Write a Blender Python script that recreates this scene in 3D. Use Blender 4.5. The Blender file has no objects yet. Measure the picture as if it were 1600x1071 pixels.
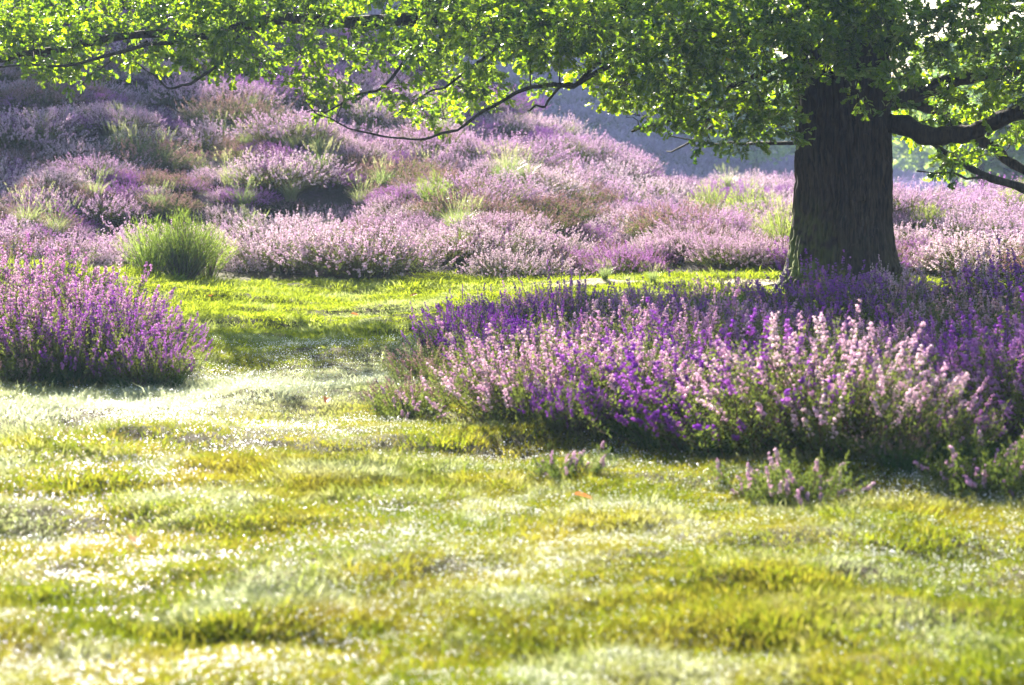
import bpy, math, random
import numpy as np
from mathutils import Vector, Matrix, Euler

rng = np.random.default_rng(7)
random.seed(7)
R = math.radians
S = bpy.context.scene
COL = S.collection

# ------------------------------------------------------------------ camera
F = 3111.0                      # focal length in photo pixels (70 mm lens)
PITCH = math.atan((535.5 - 215.0) / F)
CAMZ = 1.5
cam_d = bpy.data.cameras.new('camera')
cam = bpy.data.objects.new('camera', cam_d)
COL.objects.link(cam)
cam.location = (0, 0, CAMZ)
cam.rotation_euler = (math.pi / 2 - PITCH, 0, 0)
cam_d.lens = 70
cam_d.sensor_width = 36
cam_d.clip_start = 0.1
cam_d.clip_end = 2000
cam_d.dof.use_dof = True
cam_d.dof.focus_distance = 16.5
cam_d.dof.aperture_fstop = 3.2
S.camera = cam

# ------------------------------------------------------------------ sky, sun, exposure
SUN_EL, SUN_AZ = R(30), R(-18)          # azimuth from +Y, negative to the left
w = bpy.data.worlds.new('World')
S.world = w
w.use_nodes = True
nt = w.node_tree
bg = nt.nodes['Background']
sky = nt.nodes.new('ShaderNodeTexSky')
sky.sky_type = 'NISHITA'
sky.sun_disc = False
sky.sun_elevation = SUN_EL
sky.sun_rotation = SUN_AZ
sky.air_density = 1.2
sky.dust_density = 1.5
nt.links.new(sky.outputs[0], bg.inputs['Color'])
bg.inputs['Strength'].default_value = 0.05
sl = bpy.data.lights.new('sun', 'SUN')
sl.energy = 5.0
sl.angle = R(0.5)
sl.color = (1.0, 0.92, 0.80)
sun = bpy.data.objects.new('sun', sl)
COL.objects.link(sun)
sd = Vector((math.sin(SUN_AZ) * math.cos(SUN_EL), math.cos(SUN_AZ) * math.cos(SUN_EL), math.sin(SUN_EL)))
sun.rotation_euler = sd.to_track_quat('Z', 'Y').to_euler()
sun.location = (0, 0, 20)
S.view_settings.view_transform = 'Standard'
S.view_settings.look = 'None'
S.view_settings.exposure = 2.9
S.view_settings.gamma = 1
S.view_settings.use_curve_mapping = False
S.render.engine = 'CYCLES'
S.cycles.use_denoising = True
S.cycles.max_bounces = 8
S.cycles.diffuse_bounces = 3
S.cycles.glossy_bounces = 2
S.cycles.transmission_bounces = 3
S.cycles.volume_bounces = 0
S.cycles.sample_clamp_indirect = 6
S.cycles.volume_step_rate = 4

# ------------------------------------------------------------------ helpers
def at(u, v, Y):
    """World point at distance Y (world y) seen at photo pixel u, v."""
    cx, cy = (u - 800) / F, (535.5 - v) / F
    c, s = math.cos(PITCH), math.sin(PITCH)
    d = Vector((cx, c + cy * s, cy * c - s))
    return Vector((0, 0, CAMZ)) + d * (Y / d.y)

def px(x, y, z):
    c, s = math.cos(PITCH), math.sin(PITCH)
    z = z - CAMZ
    dep = y * c - z * s
    up = y * s + z * c
    return 800 + F * x / dep, 535.5 - F * up / dep

def hsh(ix, iy, seed):
    n = (ix.astype(np.int64) * 374761393 + iy.astype(np.int64) * 668265263 + seed * 1274126177) & 0x7fffffff
    n = ((n ^ (n >> 13)) * 1274126177) & 0x7fffffff
    return ((n ^ (n >> 16)) & 0xffff) / 65535.0

def vnoise(x, y, seed=0):
    x = np.asarray(x, float); y = np.asarray(y, float)
    ix, iy = np.floor(x), np.floor(y)
    fx, fy = x - ix, y - iy
    fx = fx * fx * (3 - 2 * fx); fy = fy * fy * (3 - 2 * fy)
    a = hsh(ix, iy, seed); b = hsh(ix + 1, iy, seed)
    c = hsh(ix, iy + 1, seed); d = hsh(ix + 1, iy + 1, seed)
    return (a + (b - a) * fx) * (1 - fy) + (c + (d - c) * fx) * fy

def sstep(a, b, x):
    t = np.clip((x - a) / (b - a), 0, 1)
    return t * t * (3 - 2 * t)

HX = [-60, -20, -11.6, -2.9, 0, 2.9, 6.5, 10.7, 20, 60]
HZ = [10, 8.4, 6.4, 3.0, 1.5, 0.52, 0.02, -0.55, -1.2, -2.2]
FX = [-120, -40, -14, 0.7, 3.5, 7.1, 10.6, 16, 22, 30, 60, 200]
FZ = [22, 18, 12, 7.4, 5.6, 2.9, 1.4, -0.4, -1.2, -2.6, -4, -5]

def foot(x):
    return 20.25 + 0.5 * np.sin(x * 0.9 + 1) + 0.25 * np.sin(x * 2.3) + sstep(3, 5, x) * 0.4

DIPS = [(-.98, 6.76, .26, .10, .07), (-.72, 6.85, .18, .08, .06), (-1.15, 5.94, .24, .09, .07), (-.62, 5.72, .30, .08, .06), (-1.34, 7.65, .24, .10, .06), (-.78, 8.45, .30, .12, .05),
        (-.35, 9.5, .30, .14, .05), (-1.9, 8.1, .2, .1, .05), (-.1, 5.55, .2, .07, .05), (.55, 6.3, .24, .08, .04), (1.25, 6.0, .2, .07, .05), (.1, 7.9, .3, .1, .04), (1.5, 7.1, .22, .1, .04), (-1.3, 9.0, .3, .12, .04)]
def dipf(x, y):
    d = 0 * x
    for a, b, rx, ry, h in DIPS:
        d = d + h * np.exp(-(((x - a) / rx) ** 2 + ((y - b + .3 * (x - a) * np.sin(a * 9)) / ry) ** 2))
    return d

def Hf(x, y):
    x = np.asarray(x, float); y = np.asarray(y, float)
    f = foot(x)
    crest = 45 + 2 * np.sin(x * 0.2)
    hz = np.interp(x, HX, HZ) + 0.35 * (vnoise(x * 0.25, y * 0.25, 5) - 0.5)
    t = np.clip((y - f) / (crest - f), 0, 1)
    near = hz * (t ** 1.05) + (0.5 * (vnoise(x * 0.45, y * 0.3, 9) - 0.5) + 0.80 * (vnoise(x * 0.9 + 3, y * 0.55, 19) - 0.5)) * sstep(0, 0.12, t) * (1 - 0.6 * sstep(.8, 1, t))
    back = sstep(46, 66, y)
    z = near * (1 - back) + back * (-3.0)
    far = np.interp(x * 110 / np.maximum(y, 60), FX, FZ)
    t2 = np.clip((y - 90) / 22, 0, 1) ** .9
    z = z + t2 * (far + 3.0)
    t3 = sstep(116, 150, y)
    z = z * (1 - t3) + t3 * (-4)
    m = 1 - sstep(20, 22, y)
    bump = 0.10 * (vnoise(x * 0.55, y * 0.55, 1) - 0.5) + 0.075 * (vnoise(x * 1.3, y * 1.9, 2) - 0.5) \
        + 0.085 * (vnoise(x * 2.6, y * 3.8, 3) - 0.5) + 0.035 * (vnoise(x * 8, y * 10, 4) - 0.5)
    z = z + m * bump - dipf(x, y)
    # bank behind the big heather clump at the left
    z = z + m * 0.34 * np.exp(-(((x + 4.6) / 1.3) ** 2 + ((y - 17.6) / 2.2) ** 2))
    # hollow in the meadow and the low mound that carries the heather and the oak
    z = z - m * 0.12 * np.exp(-(((x + 1.6) / 1.4) ** 2 + ((y - 15.3) / 1.6) ** 2))
    z = z + m * 0.12 * np.exp(-(((x - 3.4) / 2.2) ** 2 + ((y - 14.0) / 2.6) ** 2))
    return z

def H1(x, y):
    return float(Hf(np.array([x]), np.array([y]))[0])

def ground_at(u, v):
    """First ground point seen at a photo pixel, between 4 m and 60 m."""
    ys = np.linspace(4, 60, 1400)
    a = at(u, v, 1.0)
    pts_x = a.x * ys
    pts_z = CAMZ + (a.z - CAMZ) * ys
    h = Hf(pts_x, ys)
    hit = pts_z <= h
    i = int(np.argmax(hit)) if hit.any() else int(np.argmin((pts_z - h)[ys > 30])) + int(np.sum(ys <= 30))
    return pts_x[i], ys[i], h[i]

def tag(o, label=None, cat=None, group=None, kind=None):
    if label: o['label'] = label
    if cat: o['category'] = cat
    if group: o['group'] = group
    if kind: o['kind'] = kind
    return o

def mesh(name, V, T, mats=(), mi=None, attrs=None, smooth=False):
    V = np.asarray(V, np.float32); T = np.asarray(T, np.int32)
    me = bpy.data.meshes.new(name)
    n = T.shape[1]
    me.vertices.add(len(V)); me.vertices.foreach_set('co', V.ravel())
    me.loops.add(T.size); me.loops.foreach_set('vertex_index', T.ravel())
    me.polygons.add(len(T)); me.polygons.foreach_set('loop_start', np.arange(0, T.size, n, dtype=np.int32))
    if mi is not None: me.polygons.foreach_set('material_index', np.asarray(mi, np.int32))
    me.update(calc_edges=True)
    if smooth: me.polygons.foreach_set('use_smooth', np.ones(len(T), bool))
    for m in mats: me.materials.append(m)
    for k, (dom, val) in (attrs or {}).items():
        at_ = me.attributes.new(k, 'FLOAT', dom)
        at_.data.foreach_set('value', np.asarray(val, np.float32))
    me.validate()
    return me

def obj(name, me, parent=None, loc=(0, 0, 0), rz=0, sc=1):
    o = bpy.data.objects.new(name, me)
    COL.objects.link(o)
    o.location = loc; o.rotation_euler = (0, 0, rz)
    o.scale = (sc, sc, sc) if np.isscalar(sc) else sc
    if parent is not None: o.parent = parent
    return o

class Acc:
    def __init__(s): s.V = []; s.T = []; s.M = []; s.A = []; s.n = 0
    def add(s, V, T, m=0, a=0.5):
        V = np.asarray(V, float).reshape(-1, 3); T = np.asarray(T, int).reshape(-1, 3)
        s.V.append(V); s.T.append(T + s.n); s.n += len(V)
        s.M.append(np.full(len(T), m)); s.A.append(np.broadcast_to(a, (len(T),)).copy() if np.ndim(a) <= 1 and np.size(a) in (1, len(T)) else a)
    def mesh(s, name, mats, smooth=False):
        return mesh(name, np.concatenate(s.V), np.concatenate(s.T), mats, np.concatenate(s.M),
                    {'tone': ('FACE', np.concatenate(s.A))}, smooth)

def unit(v):
    return v / np.maximum(np.linalg.norm(v, axis=-1, keepdims=True), 1e-9)

def perp(d, r=None):
    """two unit vectors perpendicular to d (N,3)"""
    h = np.where(np.abs(d[:, 2:3]) < 0.9, np.array([[0, 0, 1.0]]), np.array([[1.0, 0, 0]]))
    a = unit(np.cross(d, h)); b = np.cross(d, a)
    return a, b

def tube(acc, P, rad, sides, m=0, a=0.5):
    """tapered tube along points P (k,3) with radii rad (k)"""
    P = np.asarray(P, float); k = len(P)
    d = unit(np.gradient(P, axis=0)); A, B = perp(d)
    # keep frames from flipping
    for i in range(1, k):
        A[i] = unit((A[i - 1] - d[i] * np.dot(A[i - 1], d[i]))[None])[0]
        B[i] = np.cross(d[i], A[i])
    th = np.arange(sides) * 2 * math.pi / sides
    V = P[:, None] + np.asarray(rad)[:, None, None] * (A[:, None] * np.cos(th)[None, :, None] + B[:, None] * np.sin(th)[None, :, None])
    T = []
    for i in range(k - 1):
        for j in range(sides):
            p, q = i * sides + j, i * sides + (j + 1) % sides
            T += [(p, q, q + sides), (p, q + sides, p + sides)]
    V = V.reshape(-1, 3)
    V = np.vstack([V, P[-1] + d[-1] * rad[-1]])
    e = len(V) - 1; o = (k - 1) * sides
    T += [(o + j, o + (j + 1) % sides, e) for j in range(sides)]
    acc.add(V, T, m, a)

def smooth_path(pts, n=6):
    """Catmull-Rom through pts (list of (x,y,z))"""
    P = np.array(pts, float)
    P = np.vstack([2 * P[0] - P[1], P, 2 * P[-1] - P[-2]])
    out = []
    for i in range(1, len(P) - 2):
        for t in np.linspace(0, 1, n, endpoint=False):
            a, b, c, d = P[i - 1], P[i], P[i + 1], P[i + 2]
            out.append(0.5 * ((2 * b) + (-a + c) * t + (2 * a - 5 * b + 4 * c - d) * t * t + (-a + 3 * b - 3 * c + d) * t ** 3))
    out.append(P[-2])
    return np.array(out)

# ------------------------------------------------------------------ materials
def newmat(name):
    m = bpy.data.materials.new(name); m.use_nodes = True
    m.node_tree.nodes.clear()
    return m, m.node_tree

def nd(t, ty, **kw):
    n = t.nodes.new(ty)
    for k, v in kw.items(): setattr(n, k, v)
    return n

def ramp(t, fac, stops, interp='LINEAR'):
    r = nd(t, 'ShaderNodeValToRGB'); r.color_ramp.interpolation = interp
    el = r.color_ramp.elements
    while len(el) < len(stops): el.new(0.5)
    for e, (p, c) in zip(el, stops):
        e.position = p; e.color = (*c, 1) if len(c) == 3 else c
    t.links.new(fac, r.inputs[0])
    return r.outputs[0]

def noise(t, scale, detail=2, vec=None, dist=0.0):
    n = nd(t, 'ShaderNodeTexNoise'); n.inputs['Scale'].default_value = scale
    n.inputs['Detail'].default_value = detail; n.inputs['Distortion'].default_value = dist
    if vec is not None: t.links.new(vec, n.inputs['Vector'])
    return n.outputs['Fac']

def mth(t, op, a, b=None, c=None, clamp=False):
    n = nd(t, 'ShaderNodeMath', operation=op, use_clamp=clamp)
    for i, x in enumerate((a, b, c)):
        if x is None: continue
        if isinstance(x, (int, float)): n.inputs[i].default_value = x
        else: t.links.new(x, n.inputs[i])
    return n.outputs[0]

def mixc(t, fac, a, b, mode='MIX'):
    n = nd(t, 'ShaderNodeMix', data_type='RGBA', blend_type=mode)
    for k, x in ((0, fac), (6, a), (7, b)):
        if isinstance(x, (int, float)): n.inputs[k].default_value = x
        elif isinstance(x, tuple): n.inputs[k].default_value = (*x, 1)
        else: t.links.new(x, n.inputs[k])
    return n.outputs[2]

def leafy(t, col, tcol, trans=0.45, gloss=0.06, rough=0.35):
    """thin vegetation: diffuse + translucent + a waxy or dewy sheen"""
    out = nd(t, 'ShaderNodeOutputMaterial')
    d = nd(t, 'ShaderNodeBsdfDiffuse'); tr = nd(t, 'ShaderNodeBsdfTranslucent')
    for n, c in ((d, col), (tr, tcol)):
        if isinstance(c, tuple): n.inputs['Color'].default_value = (*c, 1)
        else: t.links.new(c, n.inputs['Color'])
    m1 = nd(t, 'ShaderNodeMixShader'); m1.inputs[0].default_value = trans
    t.links.new(d.outputs[0], m1.inputs[1]); t.links.new(tr.outputs[0], m1.inputs[2])
    g = nd(t, 'ShaderNodeBsdfGlossy'); g.inputs['Roughness'].default_value = rough
    g.inputs['Color'].default_value = (1, 1, 1, 1)
    fr = nd(t, 'ShaderNodeFresnel'); fr.inputs['IOR'].default_value = 1.4
    m2 = nd(t, 'ShaderNodeMixShader')
    f = mth(t, 'MULTIPLY_ADD', fr.outputs[0], gloss * 4, gloss * 0.3, clamp=True)
    t.links.new(f, m2.inputs[0])
    t.links.new(m1.outputs[0], m2.inputs[1]); t.links.new(g.outputs[0], m2.inputs[2])
    t.links.new(m2.outputs[0], out.inputs['Surface'])
    return m2

def pos(t): return nd(t, 'ShaderNodeNewGeometry').outputs['Position']
def rnd(t): return nd(t, 'ShaderNodeObjectInfo').outputs['Random']
def tone(t): return nd(t, 'ShaderNodeAttribute', attribute_name='tone').outputs['Fac']

# meadow grass: patches of lush green, ochre moss and pale dewy turf
def grass_mat():
    m, t = newmat('meadow_grass')
    P = pos(t)
    big = noise(t, 1.1, 3, P, 0.6); mid = noise(t, 4.0, 2, P); pale = noise(t, 1.5, 3, P, 1.0)
    mx = mth(t, 'ADD', mth(t, 'MULTIPLY', big, 0.6), mth(t, 'MULTIPLY', mth(t, 'ADD', mid, tone(t)), 0.27))
    c = ramp(t, mx, [(0.38, (0.015, 0.06, 0.002)), (0.47, (0.05, 0.10, 0.004)), (0.55, (0.14, 0.14, 0.010)), (0.68, (0.23, 0.16, 0.03))])
    pf = ramp(t, mth(t, 'ADD', pale, mth(t, 'MULTIPLY', tone(t), 0.12)), [(0.58, (0, 0, 0)), (0.76, (0.5, 0.5, 0.5))])
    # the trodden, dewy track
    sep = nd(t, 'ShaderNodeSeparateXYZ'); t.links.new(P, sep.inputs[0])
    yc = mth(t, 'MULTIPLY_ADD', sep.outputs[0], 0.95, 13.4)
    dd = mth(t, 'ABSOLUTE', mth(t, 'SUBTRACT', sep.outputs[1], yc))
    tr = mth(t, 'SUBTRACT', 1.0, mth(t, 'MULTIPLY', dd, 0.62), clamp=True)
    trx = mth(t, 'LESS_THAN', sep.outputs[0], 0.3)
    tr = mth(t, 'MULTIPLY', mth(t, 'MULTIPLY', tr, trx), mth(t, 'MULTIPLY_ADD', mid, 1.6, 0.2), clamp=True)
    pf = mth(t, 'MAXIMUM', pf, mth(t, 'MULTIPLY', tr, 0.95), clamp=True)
    # near foreground: less lush, further: fresh yellow green
    fresh = ramp(t, mth(t, 'MULTIPLY', sep.outputs[1], 0.04), [(0.50, (0, 0, 0)), (0.62, (1, 1, 1))])
    c = mixc(t, mth(t, 'MULTIPLY', fresh, 0.75), c, (0.13, 0.20, 0.012))
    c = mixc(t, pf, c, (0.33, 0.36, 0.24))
    tc = mixc(t, 0.48, c, (0.29, 0.32, 0.018), 'MIX')
    tc = mixc(t, mth(t, 'MULTIPLY', fresh, 0.65), tc, (0.30, 0.37, 0.02))
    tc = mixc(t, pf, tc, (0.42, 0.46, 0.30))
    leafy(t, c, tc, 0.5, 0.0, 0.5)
    return m

def simple_leaf(name, stops, tstops, trans=0.45, gloss=0.06, rough=0.35, w_obj=0.5):
    m, t = newmat(name)
    f = mth(t, 'FRACT', mth(t, 'ADD', mth(t, 'MULTIPLY', rnd(t), w_obj), mth(t, 'MULTIPLY', tone(t), 1 - w_obj * 0.5)))
    f = mth(t, 'ADD', mth(t, 'MULTIPLY', rnd(t), w_obj), mth(t, 'MULTIPLY', tone(t), 1 - w_obj))
    leafy(t, ramp(t, f, stops), ramp(t, f, tstops), trans, gloss, rough)
    return m

M = {}
M['grass'] = grass_mat()
M['long_grass'] = simple_leaf('long_grass', [(0, (0.015, 0.05, 0.015)), (0.7, (0.04, 0.10, 0.02)), (1, (0.16, 0.13, 0.05))], [(0, (0.03, 0.10, 0.01)), (1, (0.12, 0.18, 0.02))], 0.35, 0.0)  # dark green, deepened to stand for the shade on the tussocks
M['moor_grass'] = simple_leaf('moor_grass', [(0, (0.07, 0.14, 0.03)), (1, (0.26, 0.26, 0.12))], [(0, (0.14, 0.26, 0.04)), (1, (0.36, 0.36, 0.16))], 0.45, 0.02)
M['broom'] = simple_leaf('broom_green', [(0, (0.04, 0.07, 0.015)), (1, (0.15, 0.17, 0.05))], [(0, (0.13, 0.22, 0.02)), (1, (0.34, 0.40, 0.08))], 0.4, 0.0)
M['broom_light'] = simple_leaf('young_broom', [(0, (0.06, 0.12, 0.02)), (1, (0.20, 0.26, 0.06))], [(0, (0.2, 0.34, 0.03)), (1, (0.46, 0.52, 0.10))], 0.45, 0.0)
M['heath_leaf'] = simple_leaf('heather_foliage', [(0, (0.035, 0.06, 0.015)), (1, (0.10, 0.13, 0.03))], [(0, (0.08, 0.13, 0.02)), (1, (0.2, 0.24, 0.04))], 0.4, 0.0)
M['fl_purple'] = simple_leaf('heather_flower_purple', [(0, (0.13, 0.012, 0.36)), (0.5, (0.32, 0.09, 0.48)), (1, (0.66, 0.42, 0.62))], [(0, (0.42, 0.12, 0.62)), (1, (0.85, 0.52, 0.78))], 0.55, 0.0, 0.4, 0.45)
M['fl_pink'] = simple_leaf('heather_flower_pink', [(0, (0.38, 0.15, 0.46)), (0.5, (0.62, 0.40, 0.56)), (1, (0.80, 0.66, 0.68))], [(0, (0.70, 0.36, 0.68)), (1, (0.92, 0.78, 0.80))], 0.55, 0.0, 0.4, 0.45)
M['fl_faded'] = simple_leaf('heather_flower_faded', [(0, (0.26, 0.15, 0.20)), (0.5, (0.42, 0.28, 0.30)), (1, (0.50, 0.38, 0.34))], [(0, (0.5, 0.28, 0.34)), (1, (0.75, 0.58, 0.52))], 0.5, 0.0, 0.4, 0.4)
M['fl_violet'] = simple_leaf('heather_flower_violet', [(0, (0.30, 0.10, 0.48)), (0.5, (0.46, 0.20, 0.58)), (1, (0.62, 0.38, 0.62))], [(0, (0.58, 0.24, 0.68)), (1, (0.82, 0.55, 0.78))], 0.45, 0.0, 0.4, 0.5)
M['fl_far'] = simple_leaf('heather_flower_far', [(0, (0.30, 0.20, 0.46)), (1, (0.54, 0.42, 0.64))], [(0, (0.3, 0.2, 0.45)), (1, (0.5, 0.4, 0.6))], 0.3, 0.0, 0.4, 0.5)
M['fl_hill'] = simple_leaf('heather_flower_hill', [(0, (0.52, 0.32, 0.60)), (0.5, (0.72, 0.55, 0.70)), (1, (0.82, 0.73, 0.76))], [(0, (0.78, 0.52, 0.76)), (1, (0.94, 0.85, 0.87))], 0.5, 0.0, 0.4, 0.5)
M['oak_leaf'] = simple_leaf('oak_leaf', [(0, (0.006, 0.028, 0.012)), (0.85, (0.02, 0.05, 0.010)), (0.97, (0.10, 0.11, 0.01)), (1, (0.25, 0.09, 0.02))],
                            [(0, (0.025, 0.11, 0.006)), (0.55, (0.36, 0.54, 0.003)), (0.93, (0.72, 0.70, 0.01)), (1, (0.75, 0.3, 0.04))], 0.6, 0.05, 0.4, 0.35)
M['far_leaf'] = simple_leaf('far_leaf', [(0, (0.03, 0.08, 0.03)), (1, (0.09, 0.16, 0.04))], [(0, (0.15, 0.3, 0.05)), (1, (0.35, 0.45, 0.08))], 0.45, 0.03)

def wood_mat(name, c0, c1, moss=0.0):
    m, t = newmat(name)
    out = nd(t, 'ShaderNodeOutputMaterial'); b = nd(t, 'ShaderNodeBsdfPrincipled')
    tc = nd(t, 'ShaderNodeTexCoord').outputs['Object']
    mp = nd(t, 'ShaderNodeMapping'); mp.inputs['Scale'].default_value = (1, 1, 0.14)
    t.links.new(tc, mp.inputs[0])
    n1 = noise(t, 38, 5, mp.outputs[0], 0.8); n2 = noise(t, 9, 4, tc)
    c = ramp(t, n1, [(0.35, c0), (0.65, c1)])
    if moss:
        geo = nd(t, 'ShaderNodeSeparateXYZ'); t.links.new(tc, geo.inputs[0])
        low = mth(t, 'SUBTRACT', 1.0, mth(t, 'MULTIPLY', geo.outputs[2], 1.1), clamp=True)
        left = mth(t, 'MULTIPLY_ADD', geo.outputs[0], -1.6, -0.1, clamp=True)
        f = mth(t, 'MULTIPLY', mth(t, 'MULTIPLY', low, mth(t, 'ADD', left, 0.06)), ramp(t, n2, [(0.42, (0, 0, 0)), (0.6, (1, 1, 1))]), clamp=True)
        f = mth(t, 'MULTIPLY', f, 1.1, clamp=True)
        c = mixc(t, f, c, (0.13, 0.17, 0.02))
    t.links.new(c, b.inputs['Base Color']); b.inputs['Roughness'].default_value = 0.9
    b.inputs['Specular IOR Level'].default_value = 0.2
    bp = nd(t, 'ShaderNodeBump'); bp.inputs['Strength'].default_value = 0.7; bp.inputs['Distance'].default_value = 0.012
    t.links.new(n1, bp.inputs['Height']); t.links.new(bp.outputs[0], b.inputs['Normal'])
    t.links.new(b.outputs[0], out.inputs['Surface'])
    return m
M['bark'] = wood_mat('oak_bark', (0.009, 0.006, 0.005), (0.055, 0.039, 0.028), 1)
M['branch'] = wood_mat('branch_bark', (0.02, 0.016, 0.013), (0.06, 0.05, 0.04))
M['stem'] = wood_mat('heather_stem', (0.05, 0.03, 0.02), (0.13, 0.085, 0.05))

def ground_mat(name, stops, scale=1.5, pathy=False):
    m, t = newmat(name)
    out = nd(t, 'ShaderNodeOutputMaterial'); b = nd(t, 'ShaderNodeBsdfPrincipled')
    P = pos(t)
    n = mth(t, 'ADD', mth(t, 'MULTIPLY', noise(t, scale, 4, P, 0.5), 0.6), mth(t, 'MULTIPLY', noise(t, scale * 14, 3, P), 0.4))
    t.links.new(ramp(t, n, stops), b.inputs['Base Color'])
    b.inputs['Roughness'].default_value = 0.95; b.inputs['Specular IOR Level'].default_value = 0.15
    bp = nd(t, 'ShaderNodeBump'); bp.inputs['Strength'].default_value = 0.8; bp.inputs['Distance'].default_value = 0.03
    t.links.new(noise(t, 60, 4, P), bp.inputs['Height']); t.links.new(bp.outputs[0], b.inputs['Normal'])
    t.links.new(b.outputs[0], out.inputs['Surface'])
    return m
M['soil'] = ground_mat('meadow_soil', [(0.35, (0.03, 0.02, 0.01)), (0.5, (0.05, 0.045, 0.012)), (0.65, (0.09, 0.08, 0.02))])
M['heath_soil'] = ground_mat('heath_soil', [(0.35, (0.035, 0.035, 0.02)), (0.5, (0.06, 0.05, 0.04)), (0.65, (0.10, 0.06, 0.09))])
M['sand'] = ground_mat('path_sand', [(0.35, (0.16, 0.13, 0.08)), (0.5, (0.32, 0.27, 0.17)), (0.65, (0.42, 0.37, 0.26))])

def dew_mat():
    m, t = newmat('dew_water')
    out = nd(t, 'ShaderNodeOutputMaterial')
    g = nd(t, 'ShaderNodeBsdfGlossy'); g.inputs['Roughness'].default_value = 0.28
    g.inputs['Color'].default_value = (1, 1, 1, 1)
    tr = nd(t, 'ShaderNodeBsdfTranslucent'); tr.inputs['Color'].default_value = (0.85, 0.87, 0.8, 1)
    mx = nd(t, 'ShaderNodeMixShader'); mx.inputs[0].default_value = 0.8
    t.links.new(tr.outputs[0], mx.inputs[1]); t.links.new(g.outputs[0], mx.inputs[2])
    t.links.new(mx.outputs[0], out.inputs['Surface'])
    return m
M['dew'] = dew_mat()

# ------------------------------------------------------------------ terrain
def sheet(xs, ys, zoff=0.0, mask=None):
    X, Y = np.meshgrid(xs, ys)
    Z = Hf(X, Y) + zoff
    V = np.stack([X, Y, Z], -1).reshape(-1, 3)
    nx = len(xs)
    i, j = np.meshgrid(np.arange(len(ys) - 1), np.arange(nx - 1), indexing='ij')
    a = (i * nx + j).ravel()
    Q = np.stack([a, a + 1, a + nx + 1, a + nx], -1)
    return V, Q

def axis(parts):
    return np.unique(np.concatenate([np.arange(a, b, s) for a, b, s in parts]).round(4))

xs = axis([(-320, -60, 20), (-60, -14, 2), (-14, -7, 0.35), (-7, 7, 0.07), (7, 14, 0.35), (14, 60, 2), (60, 321, 20)])
V, Q = sheet(xs, axis([(-40, 3, 2), (3, 4, 0.5), (4, 20.6, 0.07), (20.6, 21.01, 0.2)]))
o = obj('ground', mesh('ground', V, Q, [M['soil']], smooth=True)); tag(o, kind='structure')
xs2 = axis([(-320, -60, 20), (-60, -20, 2), (-20, 20, 0.4), (20, 60, 2), (60, 321, 20)])
ylast = float(axis([(20.6, 21.01, 0.2)])[-1])
ys2 = np.concatenate([[ylast], axis([(21.4, 66.2, 0.4)])])
V, Q = sheet(xs2, ys2)
o = obj('hillside', mesh('hillside', V, Q, [M['heath_soil']], smooth=True)); tag(o, kind='structure')
ys3 = np.concatenate([[ys2[-1]], axis([(68, 160, 1.5), (160, 420, 20)])])
xs3 = axis([(-320, -80, 20), (-80, 80, 1.5), (80, 321, 20)])
V, Q = sheet(xs3, ys3)
o = obj('far_hill', mesh('far_hill', V, Q, [M['heath_soil']], smooth=True)); tag(o, kind='structure')

# narrow sandy path at the foot of the hill, seen left of the oak
cl = np.array([[-0.6, 19.6], [0.4, 19.75], [1.2, 19.85], [2.2, 19.9], [3.4, 19.8], [5.5, 19.7], [9, 19.6]])
tt = np.linspace(0, len(cl) - 1, 90)
cx = np.interp(tt, np.arange(len(cl)), cl[:, 0]); cy = np.interp(tt, np.arange(len(cl)), cl[:, 1])
hw = 0.28 * np.sin(np.linspace(0.15, math.pi / 2, 90)) + 0.04 * np.sin(tt * 9)
V = []
for k in np.linspace(-1, 1, 7):
    yy = cy + k * hw
    V.append(np.stack([cx, yy, Hf(cx, yy) + 0.012], -1))
V = np.stack(V, 1).reshape(-1, 3)
i, j = np.meshgrid(np.arange(89), np.arange(6), indexing='ij'); a = (i * 7 + j).ravel()
o = obj('path', mesh('path', V, np.stack([a, a + 7, a + 8, a + 1], -1), [M['sand']], smooth=True)); tag(o, kind='structure')

# ------------------------------------------------------------------ plant builders
def blades(acc, n, rad, hmin, hmax, width, lean, seed, m=0, segs=2, flat=0.0):
    r = np.random.default_rng(seed)
    ph = r.uniform(0, 2 * math.pi, n); rr = rad * np.sqrt(r.uniform(0, 1, n))
    B = np.stack([rr * np.cos(ph), rr * np.sin(ph), np.full(n, -0.008)], -1)
    a = r.uniform(0, 2 * math.pi, n)
    a = np.where(r.uniform(0, 1, n) < 0.6, ph + r.normal(0, .6, n), a)
    D = np.stack([np.cos(a), np.sin(a), 0 * a], -1)
    h = r.uniform(hmin, hmax, n); le = lean * r.uniform(0.2, 1.3, n) * h
    sd = r.uniform(0, 2 * math.pi, n)
    W = np.stack([np.cos(sd), np.sin(sd), 0 * sd], -1) * (width * r.uniform(.6, 1.3, n))[:, None] / 2
    pts = []
    for s in np.linspace(0, 1, segs + 1):
        pts.append(B + D * (le * s ** 2)[:, None] + np.array([0, 0, 1.0]) * (h * (s - 0.25 * lean * s * s))[:, None])
    Vs = []
    for k in range(segs):
        ww = W * (1 - 0.35 * k / segs)
        Vs += [pts[k] - ww, pts[k] + ww]
    Vs.append(pts[-1])
    V = np.stack(Vs, 1); nv = 2 * segs + 1
    T = []
    for k in range(segs - 1):
        T += [(2 * k, 2 * k + 1, 2 * k + 3), (2 * k, 2 * k + 3, 2 * k + 2)]
    T.append((2 * segs - 2, 2 * segs - 1, 2 * segs))
    T = np.array(T)
    TT = (T[None] + (np.arange(n) * nv)[:, None, None]).reshape(-1, 3)
    acc.add(V.reshape(-1, 3), TT, m, np.repeat(r.uniform(0, 1, n), len(T)))
    return pts[-1], D

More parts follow.
